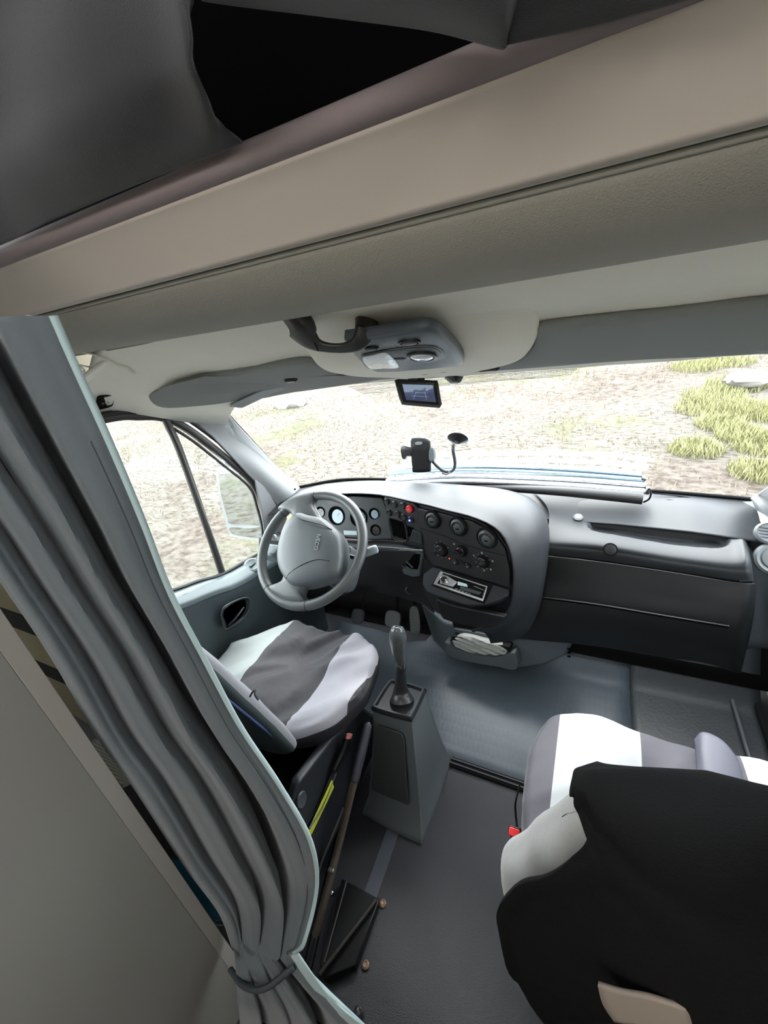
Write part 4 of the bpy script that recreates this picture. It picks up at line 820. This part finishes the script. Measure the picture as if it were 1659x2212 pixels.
lathe('neck_sleeve',Fr(P(980,955,Y=1.56),(1,0,0),(0,1,.1)),[(.007,-.012),(.009,0),(.008,.014)],GREYP,ph)
cF=Fr(cup+V((0,-.006,-.005)),(1,0,0),V((0,1.71-1.262,.80-1.365))*-1); lathe('suction_cup',cF,[(.038,0),(.039,.004),(.030,.010),(.016,.018),(.008,.022)],BLK,ph,seg=40)
tube('neck_clip',[P(955,1021,Y=1.56),P(965,1025,Y=1.56),P(972,1018,Y=1.57)],.004,GREYD,ph,n=10)
# ============================================================ GEAR CONSOLE
gc=root('gear_console','tall grey gear lever console standing on the floor between the seats','gear console',(-.52,.79,0))
base=[(-.600,.640),(-.43,.632),(-.405,.66),(-.400,.90),(-.42,.945),(-.585,.945),(-.622,.92),(-.628,.67)]
top=[(-.572,.762),(-.462,.765),(-.448,.78),(-.446,.87),(-.455,.885),(-.555,.885),(-.575,.87),(-.582,.78)]
def ringz(l,z,s=1): 
    c=V((sum(x for x,y in l)/8,sum(y for x,y in l)/8,0)); return [V((c.x+(x-c.x)*s,c.y+(y-c.y)*s,z)) for x,y in l]
def lerp2(a,b,t): return [(p[0]+(q_[0]-p[0])*t,p[1]+(q_[1]-p[1])*t) for p,q_ in zip(a,b)]
rings=[cr(r,64,True) for r in (ringz(base,0,1.02),ringz(base,.012,1.02),ringz(base,.022,.99),ringz(lerp2(base,top,.22),.05,.98),ringz(lerp2(base,top,.45),.12),ringz(lerp2(base,top,.72),.24),ringz(top,.385),ringz(top,.40,.97),ringz(top,.402,.85))]
vs=[p for r in rings for p in r]; fs=[(i*64+j,i*64+(j+1)%64,(i+1)*64+(j+1)%64,(i+1)*64+j) for i in range(len(rings)-1) for j in range(64)]+[tuple(8*64+j for j in range(64))]
mk('console_body',vs,fs,mat('grey console plastic',(92,98,102),.5,bump=.1,bs=600),gc,sharp=50)
# recessed panel on the rear face
def rf(t,x):  # rear face point at height fraction t
    y=.636+(.763-.636)*t; return V((x,y-.006,.40*t))
plate('recess_panel',[rf(.30,-.588),rf(.30,-.452),rf(.86,-.468),rf(.90,-.480),rf(.90,-.556),rf(.86,-.568)],V((0,-1,.33)),.004,mat('dark console inset',(58,62,64),.5),gc,.003)
lo_=P(868,1510,Z=.405)
dome('boot_frame',[(p[0]+.513,p[1]-.825) for p in top],Fr((-.513,.825,.40),(1,0,0),(0,1,0)),[(1.04,-.004),(1.04,.010),(.98,.016),(.9,.016),(.84,.006)],DASH,gc,n=60)
gt=[P(868,1512,Z=.41),P(866,1490,Z=.44),P(866,1462,Z=.50),P(866,1440,Z=.56),P(866,1430,Z=.585)]
tube('gaiter',gt,[.040,.024,.0175,.017,.014],mat('black leatherette gaiter',(40,42,44),.4,bump=.6,bs=40),gc,n=30,seg=24)
kn=[P(866,1432,Z=.583),P(865,1424,Z=.60),P(861,1400,Z=.66),P(859,1375,Z=.715),P(858.5,1360,Z=.742),P(858.5,1355,Z=.748)]
tube('gear_knob',kn,[.015,.019,.0225,.025,.019,.006],mat('worn glossy knob',(74,78,80),.18,mott=.3,ms=60),gc,n=40,seg=24)
lathe('lever_collar',Fr(P(866,1435,Z=.575),(1,0,0),(0,1,0)),[(.013,-.01),(.015,0),(.013,.008)],CHR,gc)
# hand brake
hb=root('handbrake','long handbrake lever with black grip beside the driver seat','handbrake',(-.62,.45,.0))
g0,g1=P(796,1563,X=-.575),P(765,1688,X=-.575)
tube('grip',[g0,g0.lerp(g1,.06),g0.lerp(g1,.5),g0.lerp(g1,.95),g1],[.007,.013,.0145,.0145,.012],mat('black rubber grip',(52,54,62),.5,bump=.5,bs=120),hb,n=30,seg=16)
lathe('release_button',Fr(g0,(1,0,0),(0,.3,-.6)),[(.006,-.006),(.006,.004)],GREYP,hb)
e1=P(676,2040,Z=.03); 
tube('rod',[g1,P(735,1812,X=-.59),P(705,1930,Z=.10),e1],[.0095]*4,STEEL,hb,n=30,seg=10,power=4)
for x,y in ((717,1882),(713,1880)): box('rod_bolt',P(x,y,Z=.14),(.012,.012,.012),mat('worn steel',(150,140,128),.35,metal=.8),hb,.003)
# floor bracket
bk_=root('floor_bracket','black steel bracket plate with diagonal rib bolted to the floor','bracket',(-.53,.33,0))
corn=[(738,1898),(820,1942),(768,2085),(700,2115),(690,2080)]
plate('bracket_plate',[P(x,y,Z=.03) for x,y in corn],V((0,0,-1)),.03,mat('satin black steel',(22,23,25),.35,metal=.3),bk_,.003)
tube('rib',[P(812,1945,Z=.04),P(690,2105,Z=.045)],.006,mat('dark steel rib',(62,60,58),.4,metal=.5),bk_,seg=8)
tube('flange',[P(748,1905,Z=.035),P(700,2080,Z=.035)],.004,mat('dark steel rib',(62,60,58),.4,metal=.5),bk_,seg=8)
lathe('bracket_screw',Fr(P(715,1928,Z=.05),(1,0,0),(0,1,0)),[(.007,-.01),(.007,.003),(.004,.005)],CHR,bk_)
tube('rail',[P(745,1760,Z=.06),P(712,1890,Z=.05),P(660,2110,Z=.03)],.012,mat('black seat rail',(26,26,28),.3,metal=.5),bk_,n=20,power=4,seg=10)
for (x,y,lb,r_) in ((827,1952,'brass coloured floor bolt beside the top corner of the black bracket',.010),(790,2085,'brass coloured floor bolt below the bracket, middle one',.010)):
    o=lathe('floor_bolt',Fr(P(x,y,Z=.002),(1,0,0),(0,1,0)),[(r_,0),(r_,.004),(r_*.6,.007),(r_*.35,.005)],mat('dull brass',(176,150,128),.35,metal=.7),seg=20); tag(o,lb,'bolt')
o=lathe('floor_bolt',Fr(P(777,2188,Z=.002),(1,0,0),(0,1,0)),[(.013,0),(.012,.012),(.007,.022),(.003,.026)],CHR,seg=20); tag(o,'shiny chrome domed floor stud nearest the curtain hem','bolt')
# ============================================================ SEATS
SCOV=mat('grey seat cover cloth',(140,140,146),.75,bump=.3,bs=60,sheen=.2)
def cushion(name,par,out,z0,z1,m,fold,side=None):
    pts=cr([V(p) for p in out],120,True); c=sum(pts,V((0,0,0)))/120; vs=[];fs=[]; pr=[(.93,z0),(1.0,z0+.02),(1.03,z0+.06),(1.02,z1-.035),(.985,z1-.012)]+[(s,z1-.012+.012*(1-(s/.985)**4)) for s in (.95,.9,.83,.75,.66,.57,.48,.39,.3,.2,.1)]
    for s,z in pr:
        for p in pts:
            w=V((c.x+(p.x-c.x)*s,c.y+(p.y-c.y)*s,z)); f=fold(w)*(1 if z>z0+.05 else .3)
            w.z+=f-.014*max(0,1-abs(s)/.6)**1; 
            if s>.95: w+=(V((w.x-c.x,w.y-c.y,0)).normalized())*(f*.6+.006*noise.noise(w*14))
            vs.append(w)
    n=120
    for i in range(len(pr)-1):
        for j in range(n): fs.append((i*n+j,i*n+(j+1)%n,(i+1)*n+(j+1)%n,(i+1)*n+j))
    fs.append(tuple((len(pr)-1)*n+j for j in range(n)))
    mi=[(1 if (i<3 and pts[j].x>side) else 0) for i in range(len(pr)-1) for j in range(n)]+[0] if side is not None else None
    return mk(name,vs,fs,m,par,sharp=70,mi=mi)
def creases(seedv,amp,ang):
    ca,sa=math.cos(ang),math.sin(ang)
    def f(w):
        a=w.x*ca+w.y*sa; b=-w.x*sa+w.y*ca
        r=0
        for k,(fa,fb) in enumerate(((9,26),(14,44),(6,70))):
            n_=noise.noise(V((a*fa/3,b*fb/3+seedv,k*7.3))); r+=(1-abs(n_)*2.2)*(.6,.3,.16)[k]
        return amp*(r-.5)
    return f
ST_D=striped('driver cover cloth',0,[(-2,(150,158,158)),(-1.02,(44,42,47)),(-.752,(164,162,170)),(-.61,(38,37,41))],.7)
dv=root('front_seat','driver seat in pale and dark striped cover with grey back shell','car seat',(-.92,.62,0))
cushion('seat_cushion',dv,[(-1.205,.60,0),(-1.19,.75,0),(-1.13,.90,0),(-1.02,.955,0),(-.90,.95,0),(-.76,.968,0),(-.66,.955,0),(-.62,.88,0),(-.60,.76,0),(-.625,.66,0),(-.68,.585,0),(-.80,.53,0),(-1.1,.53,0)],.40,.505,[ST_D,mat('dark seat cover side',(38,37,41),.8,bump=.4,bs=50)],creases(3,.036,.95),side=-.74)
def backrest(par,name,xc,base,topp,widths,th,m,matidx,nu=96,zlow=None,disp=None):
    """cross sections from base to top; widths: list of (t, halfwidth, thickness factor)"""
    base=V(base); topp=V(topp); up=(topp-base).normalized(); nrm=V((0,up.z,-up.y)).normalized(); vs=[];fs=[];mi=[]
    L=(topp-base).length; W_=cr([V(w) for w in widths],34); n=nu
    for w in W_:
        t,hw,tf=w; c=base+up*(t*L)
        for j in range(n):
            a=2*PI*j/n; ca,sa=math.cos(a),math.sin(a); p=3.2; f=(abs(ca)**p+abs(sa)**p)**(-1/p)
            q_=c+V((xc-c.x+ca*f*hw,0,0))+nrm*(sa*f*th/2*tf)
            if disp: q_=disp(q_,t,a)
            vs.append(q_)
    k=len(W_)
    for i in range(k-1):
        for j in range(n):
            fs.append((i*n+j,i*n+(j+1)%n,(i+1)*n+(j+1)%n,(i+1)*n+j)); mi.append(matidx(W_[i].x,2*PI*(j+.5)/n,W_[i]))
    fs.append(tuple(range(n-1,-1,-1))); mi.append(0); fs.append(tuple((k-1)*n+j for j in range(n))); mi.append(matidx(1,-PI/2,W_[-1]))
    return mk(name,vs,fs,m,par,sharp=70,mi=mi)
SHELL=mat('dark teal grey seat shell',(70,79,79),.55,bump=.1,bs=500)
# angle a: -90deg = rear face (towards the living area)
backrest(dv,'backrest',-.945,(0,.545,.42),(0,.35,1.12),[(-.02,.18,.7),(.04,.225,.9),(.12,.25,1),(.35,.245,1),(.6,.235,1),(.85,.20,.9),(.96,.16,.7),(1,.12,.4)],.075,[SCOV,SHELL],lambda t,a,w:1 if math.sin(a)<-.06 and t>.0 else 0,
    disp=lambda p,t,a:p+V((0,.005*noise.noise(p*12),0)))
tube('piping',[V((-.945+.232,.50,.52)),V((-.945+.235,.455,.66)),V((-.945+.228,.39,.86)),V((-.945+.21,.33,1.02))],.0035,mat('blue edging tape',(70,84,130),.6),dv,n=20,seg=8)
tube('hem_bow',[P(540,1505,Y=.43),P(545,1496,Y=.435),P(552,1490,Y=.44),P(550,1500,Y=.43),P(558,1512,Y=.43)],.0022,mat('dark cord',(60,58,60),.8),dv,n=20,seg=6)
# pedestal and side cover
box('seat_base',(-.93,.64,.16),(.46,.42,.30),BLKM,dv,.02)
plate('side_cover',[V((-.675,y,z)) for y,z in ((.36,.14),(.40,.40),(.46,.455),(.62,.42),(.80,.34),(.86,.22),(.84,.10),(.45,.08))],V((1,0,0)),.03,mat('black side cover plastic',(40,42,48),.4,bump=.1,bs=500),dv,.012,4)
lathe('recline_knob',Fr((-.642,.445,.40),(0,1,0),(0,0,1)),[(.020,0),(.018,.004),(.012,.002)],GREYD,dv,sy=1.3)
sb=root('belt_buckle','driver belt buckle with a pink red tab beside the seat cushion','seat belt buckle',P(745,1625,X=-.62)-V((0,0,.05)))
tube('buckle_body',[P(722,1665,X=-.625),P(740,1630,X=-.62),P(752,1594,X=-.615)],[.012,.016,.017],BLK,sb,n=14,seg=14,power=4,ratio=.6,up=(1,0,0))
tube('release_tab',[P(752,1594,X=-.612),P(755,1586,X=-.610)],.014,mat('pink red tab',(206,120,116),.3),sb,seg=14,power=4,ratio=.45,up=(1,0,0))
tube('belt_strap',[P(725,1660,X=-.63),P(690,1740,X=-.64),P(655,1800,X=-.645)],.012,mat('black webbing',(30,30,32),.7),sb,n=10,ratio=.15,up=(1,0,0))
o=plate('yellow_strap',[P(716,1684,X=-.63),P(720,1700,X=-.63),P(671,1803,X=-.635),P(664,1795,X=-.635)],V((1,0,0)),.003,mat('lime yellow strap',(206,214,60),.5),bev=.001); tag(o,'lime yellow pointed strap hanging beside the driver seat base','strap')
for (l,r_) in (([(745,1620),(700,1735),(668,1790)],.003),([(742,1745),(700,1850),(680,1910)],.003)):
    tube('seat_rail',[P(x,y,X=-.628) for x,y in l],r_,mat('edge worn steel',(150,150,155),.3,metal=.8),dv,n=10,seg=6)
# passenger seat
ST_P=striped('passenger cover cloth',0,[(-2,(66,64,72)),(-.035,(160,162,166)),(.150,(66,64,73)),(.345,(160,162,166))],.7)
pv=root('front_seat','passenger seat with striped cushion and black cloth over its backrest','car seat',(.21,.6,0))
cushion('seat_cushion',pv,[(-.075,.50,0),(-.082,.60,0),(-.090,.70,0),(-.085,.78,0),(-.055,.845,0),(0,.872,0),(.08,.878,0),(.16,.862,0),(.30,.868,0),(.45,.875,0),(.54,.82,0),(.56,.6,0),(.52,.46,0),(.2,.42,0),(-.06,.44,0)],.36,.505,ST_P,creases(9,.012,.8))
sheet('cover_fold',[[P(1500,1598,Z=.51),P(1505,1640,Z=.515),P(1505,1700,Z=.515)],[P(1520,1582,Z=.53),P(1520,1630,Z=.535),P(1530,1690,Z=.535)],[P(1560,1600,Z=.53),P(1560,1650,Z=.535),P(1570,1700,Z=.535)],[P(1590,1635,Z=.52),P(1598,1670,Z=.52),P(1602,1710,Z=.52)],[P(1592,1640,Z=.505),P(1600,1675,Z=.505),P(1604,1712,Z=.505)]],mat('dark cover strap',(88,88,100),.6,bump=.3,bs=60),pv,nu=16,nv=24,thick=.003)
BC=[mat('light grey cover',(150,150,148),.8,bump=.3,bs=80,sheen=.2),BCLOTH,mat('beige seat back lining',(150,138,128),.8)]
def pmi(t,a,w):
    return 0 if t>.30 else 1
def pmi_old(t,a,w):
    s=math.sin(a); c_=math.cos(a)
    if t>.86: return 1 if c_>-.75 or t>.97 else 0
    lim=-.93+(.0 if t>.55 else .25*(1 if t<.45 else (.55-t)/.1))
    if s<0 and c_>lim+ .12*math.sin(t*14)+(.22 if .66<t<.84 else 0): return 1
    if s>=0 and c_>-.2 and t>.8: return 1
    return 0 if t>.42 else 1
def pd(p,t,a):
    k=.008*noise.noise(p*7)+.006*math.sin(p.z*34+p.x*16+3*noise.noise(p*4))
    return p+V((k*.5,-k*(1 if math.sin(a)<0 else .2),k*.3))
backrest(pv,'backrest',.205,(0,.42,.37),(0,.285,1.085),[(-.02,.17,.6),(.03,.215,.9),(.12,.262,1),(.30,.285,1.05),(.50,.288,1.1),(.62,.272,1.05),(.74,.245,1),(.86,.222,.95),(.94,.195,.85),(.985,.16,.6),(1,.12,.3)],.12,BC,pmi,disp=pd,nu=160)
# loose black cloth draped over the backrest
def dd(p,u,v):
    f=.010*math.sin(7*u+9*v+2*noise.noise(p*5))+.012*noise.noise(p*9); return p+V((0,-abs(f)*.8,f*.5))
LE=[P(x,y,Y=Y_) for x,y,Y_ in ((1290,1648,.36),(1262,1652,.33),(1240,1662,.285),(1234,1700,.232),(1250,1745,.225),(1276,1795,.228),(1232,1832,.235),(1180,1858,.243),(1110,1893,.258),(1077,1950,.275),(1086,2030,.285),(1120,2115,.285),(1200,2225,.285))]
MI=[V((.20,.37,1.08)),V((.20,.345,1.115)),V((.20,.285,1.135)),V((.20,.22,1.10)),V((.20,.198,1.02)),V((.20,.195,.93)),V((.20,.20,.87)),V((.20,.205,.81)),V((.20,.215,.74)),V((.20,.23,.67)),V((.20,.245,.60)),V((.20,.265,.52)),V((.20,.28,.42))]
RI=[V((.44,.36,1.03)),V((.45,.33,1.06)),V((.46,.28,1.07)),V((.47,.24,1.04)),V((.485,.235,.98)),V((.49,.235,.91)),V((.495,.24,.85)),V((.50,.25,.79)),V((.50,.26,.73)),V((.50,.275,.66)),V((.495,.29,.59)),V((.49,.31,.51)),V((.47,.33,.42))]
def sh_(a,b,t,dy,dz=0): return [p.lerp(q_,t)+V((0,dy*math.sin(PI*min(1,i/8)),dz)) for i,(p,q_) in enumerate(zip(a,b))]
jk=sheet('draped_cloth',[LE,sh_(LE,MI,.12,-.012,.006),sh_(LE,MI,.5,-.022,.004),MI,sh_(MI,RI,.5,-.012,.006),RI],BCLOTH,nu=60,nv=80,thick=.006,disp=dd,off=0)
tag(jk,'black fleece cloth draped over the back of the passenger seat','cloth')
plt=sheet('cover_lining',[[P(1292,2124,Y=.205),P(1303,2165,Y=.205),P(1328,2204,Y=.205)],[P(1345,2140,Y=.20),P(1360,2175,Y=.20),P(1385,2210,Y=.20)],[P(1400,2150,Y=.197),P(1420,2185,Y=.197),P(1440,2225,Y=.197)],[P(1480,2176,Y=.195),P(1490,2190,Y=.195),P(1500,2225,Y=.195)]],BC[2],jk,nu=14,nv=10,thick=.004)
box('seat_base',(.22,.63,.17),(.5,.36,.32),BLKM,pv,.02)
rb=root('belt_buckle','bright red and black seat belt buckle at left of the passenger seat','seat belt buckle',P(1112,1812,X=-.118)-V((0,0,.03)))
fb_=Fr(P(1112,1800,X=-.112),(1,0.1,0),(0,-.45,1)); a=0
box('buckle_body',fb_.at(0,-.028,-.004),(.030,.022,.055),BLK,rb,.004,rx=.4)
box('release_button',fb_.at(0,.004,0),(.028,.020,.030),RED,rb,.004,rx=.4)
tube('buckle_stalk',[fb_.at(0,-.05,0),V((-.118,.60,.2)),V((-.10,.62,.08))],.010,BLKM,rb,n=12,ratio=.4)
tube('belt_strap',[P(1118,1790,X=-.118),P(1113,1740,X=-.115),P(1122,1700,X=-.112)],.008,BLK,rb,n=10,ratio=.3)
# ============================================================ LEFT: PANEL, GAP AND CURTAIN
pn=root('tall_cabinet','tall grey laminated cabinet at left with a flat side panel and front edge band','cabinet',(-1.1,-.4,0))
box('side_panel',(-1.045,-.6015,1.0),(.69,1.483,1.99),PANELM,pn,.001)
box('front_edging',(-.712,.1525,1.0),(.024,.025,1.99),mat('pale grey edge band',(150,146,140),.5),pn,.001)
# curtain
RW_=[((-420,700,.182),(115,682,.30)),((-330,800,.182),(162,790,.30)),((-180,1000,.182),(243,970,.30)),((-60,1160,.182),(310,1130,.30)),((3,1255,.182),(370,1285,.30)),((113,1420,.182),(440,1420,.30)),((213,1595,.182),(520,1570,.30)),((293,1705,.182),(600,1690,.30)),((393,1862,.182),(670,1815,.295)),((472,1968,.180),(684,1920,.28)),((498,2035,.166),(655,2040,.215)),((508,2075,.145),(632,2062,.20)),((512,2135,.118),(692,2128,.192)),((520,2225,.094),(790,2222,.184)),((528,2330,.078),(900,2330,.172))]
def pr_(u):
    K=[(0,0),(.06,-.02),(.13,-.008),(.22,.030),(.30,-.005),(.38,-.012),(.46,.035),(.53,.012),(.60,-.018),(.67,.020),(.70,.13),(.755,.11),(.785,-.006),(.86,-.012),(.94,-.006),(1,0)]
    for i in range(len(K)-1):
        if K[i][0]<=u<=K[i+1][0]:
            t=(u-K[i][0])/(K[i+1][0]-K[i][0]); t=t*t*(3-2*t); return K[i][1]*(1-t)+K[i+1][1]*t
    return 0
rows=[]; NU=90
Ls=cr([P(a[0],a[1],Y=a[2]) for a,b in RW_],90); Rs=cr([P(b[0],b[1],Y=b[2]) for a,b in RW_],90)
vs=[];fs=[]
for i in range(90):
    v=i/89; z=Ls[i].z; t_tie=math.exp(-((v-.80)/.05)**2); am=1-.75*t_tie; low=max(0,(v-.81)/.19)
    for j in range(NU):
        u=j/(NU-1); uu=u+.03*math.sin(v*5+1)*math.sin(PI*u)+.02*math.sin(v*11)*math.sin(PI*u)
        p=Ls[i].lerp(Rs[i],u); d=pr_(max(0,min(1,uu)))*am
        if v>.55: d+=(v-.55)*.07*math.sin(u*17+v*9)*(1-t_tie)*math.sin(PI*u)
        d+=.004*noise.noise(p*8)
        if low>0: d=d*(1-.6*low)+.009*low*math.sin(u*26)
        dirn=V((p.x,p.y,0)).normalized(); vs.append(p+dirn*d)
for i in range(89):
    for j in range(NU-1): a=i*NU+j; fs.append((a,a+1,a+NU+1,a+NU))
cu=root('curtain','long grey blue curtain gathered and tied beside the grey cabinet','curtain',(-.62,.24,0))
c_=mk('curtain_cloth',vs,fs,CURT,cu,sharp=80); s_=c_.modifiers.new('s','SOLIDIFY'); s_.thickness=.004; s_.offset=0
hem=[Rs[i]+(CAM-Rs[i]).normalized()*.006 for i in range(0,90,2)]
tube('curtain_lit_hem',hem,.0045,mat('backlit teal hem',(168,190,192),.8,sheen=.3),cu,n=120,seg=8)  # pale tone of the hem paints in the backlight on this curtain edge
st2=[Rs[i].lerp(Ls[i],.09)+(CAM-Rs[i]).normalized()*.020 for i in range(12,72,2)]
tube('stitch_line',st2,.0009,mat('dark thread',(60,62,66),.8),cu,n=80,seg=5)
ti=71; tube('tie_band',[Rs[ti]+V((.006,-.012,0)),Rs[ti].lerp(Ls[ti],.3)+V((0,-.045,-.006)),Rs[ti].lerp(Ls[ti],.7)+V((0,-.035,-.01)),Ls[ti]+V((-.01,-.01,-.01))],.006,mat('dark tie band',(60,66,70),.8),cu,n=20,seg=8,ratio=1.5)
lp_=sheet('tie_flap',[[P(630,2064,Y=.19),P(655,2105,Y=.185),P(700,2160,Y=.18),P(760,2215,Y=.175)],[P(645,2060,Y=.195),P(690,2125,Y=.19),P(730,2170,Y=.185),P(785,2215,Y=.18)]],mat('backlit teal hem',(168,190,192),.8),cu,nu=6,nv=20,thick=.003)
rail=tube('curtain_rail',[(-1.30,.27,1.60),(-.60,.31,1.60)],.004,mat('white curtain rail',(200,200,196),.4),seg=8); tag(rail,'thin curtain rail under the bed board','curtain rail')
# things seen in the gap between panel and curtain
def slab(nm,l,Y_,m,lb,cat,th=.02):
    o=plate(nm,[P(x,y,Y=Y_) for x,y in l],V((0,1,0)),th,m,bev=.004); tag(o,lb,cat); return o
shf=root('storage_rack','black storage rack in the gap behind the grey cabinet','rack',(-.8,.22,0))
for z in (.30,.70,1.08): box('rack_shelf',(-.87,.215,z),(.26,.03,.012),BLKM,shf,.002)
for x in (-.745,-.99): box('rack_post',(x,.225,.55),(.012,.012,1.08),BLKM,shf,.001)
def band():
    m=mat('beige webbing with black bands',(200,186,150),.85,bump=.4,bs=200); nt=m.node_tree; b=nt.nodes['Principled BSDF']; g=nt.nodes.new('ShaderNodeNewGeometry'); s=nt.nodes.new('ShaderNodeSeparateXYZ'); nt.links.new(g.outputs['Position'],s.inputs[0])
    r=nt.nodes.new('ShaderNodeValToRGB'); r.color_ramp.interpolation='CONSTANT'; e=r.color_ramp.elements; C1,C2=srgb(196,184,150),srgb(20,18,18)
    mr_=nt.nodes.new('ShaderNodeMapRange'); mr_.inputs['From Min'].default_value=.7; mr_.inputs['From Max'].default_value=1.3; nt.links.new(s.outputs['Z'],mr_.inputs['Value'])
    e[0].position=0; e[0].color=C1; e[1].position=.62; e[1].color=C2
    for p_,c in ((.68,C1),(.80,C2),(.87,C1)): x=e.new(p_); x.color=c
    nt.links.new(mr_.outputs[0],r.inputs[0]); nt.links.new(r.outputs[0],b.inputs['Base Color']); return m
slab('webbing_strap',[(-15,1225),(12,1255),(60,1330),(110,1412),(165,1505),(198,1570),(150,1540),(60,1410),(0,1330)],.192,band(),'beige webbing strap with black bands in the gap above the cream cushion','strap',.006)
def ringsm():
    m=mat('cream cloth with white rings',(200,194,172),.9); nt=m.node_tree; b=nt.nodes['Principled BSDF']; tc=nt.nodes.new('ShaderNodeTexCoord'); w=nt.nodes.new('ShaderNodeTexWave'); w.wave_type='RINGS'; w.rings_direction='SPHERICAL'; w.inputs['Scale'].default_value=22; nt.links.new(tc.outputs['Object'],w.inputs['Vector'])
    mx=nt.nodes.new('ShaderNodeMix'); mx.data_type='RGBA'; mx.inputs['A'].default_value=srgb(180,172,150); mx.inputs['B'].default_value=srgb(236,234,226); nt.links.new(w.outputs['Fac'],mx.inputs['Factor']); nt.links.new(mx.outputs['Result'],b.inputs['Base Color']); return m
slab('patterned_cushion',[(195,1600),(228,1608),(288,1690),(268,1706),(225,1650)],.194,ringsm(),'cream cushion with white ring pattern in the gap beside the curtain','cushion',.02)
slab('black_bag',[(135,1520),(172,1515),(226,1603),(200,1612),(165,1570)],.2,BLK,'black bag corner in the gap above the cream cushion','bag',.015)
slab('black_bag',[(263,1698),(292,1698),(400,1866),(375,1875),(320,1790)],.194,mat('black nylon bag',(26,24,24),.6,bump=.4,bs=60),'black nylon bag in the gap between cream cushion and blue towel','bag',.02)
slab('blue_towel',[(368,1855),(396,1860),(482,1982),(472,2002),(420,1940)],.192,mat('teal blue ribbed towel',(0,118,150),.9,bump=.8,bs=120,mott=.2,ms=60),'teal blue ribbed towel in the gap at the foot of the curtain','towel',.012)
o=tube('metal_ring',[P(476+12*math.cos(t),1992+6*math.sin(t),Y=.182) for t in [2*PI*i/16 for i in range(16)]],.0022,CHR,closed=True,seg=8); tag(o,'small chrome ring by the lower end of the blue towel','ring')
# ============================================================ LIGHT
wd=bpy.data.worlds.new('sky'); sc.world=wd; wd.use_nodes=True; bg=wd.node_tree.nodes['Background']; bg.inputs[0].default_value=(.93,.96,1,1); bg.inputs[1].default_value=6.5
def area(nm,loc,rot,sx,sy,e,col,label):
    l=bpy.data.lights.new(nm,'AREA'); l.shape='RECTANGLE'; l.size=sx; l.size_y=sy; l.energy=e; l.color=col; o=bpy.data.objects.new(nm,l); COL.objects.link(o); o.location=loc; o.rotation_euler=rot; return o
area('rear_fill_light',(-.35,-.75,2.05),(0,0,0),.9,.6,9,(1,.97,.93),'')  # unseen fill light added behind the camera to brighten the cab
sun=bpy.data.lights.new('sun','SUN'); sun.energy=2.0; sun.angle=math.radians(20); sun.color=(1,.97,.92); so=bpy.data.objects.new('sun',sun); COL.objects.link(so); so.rotation_euler=(math.radians(-40),math.radians(-12),0)
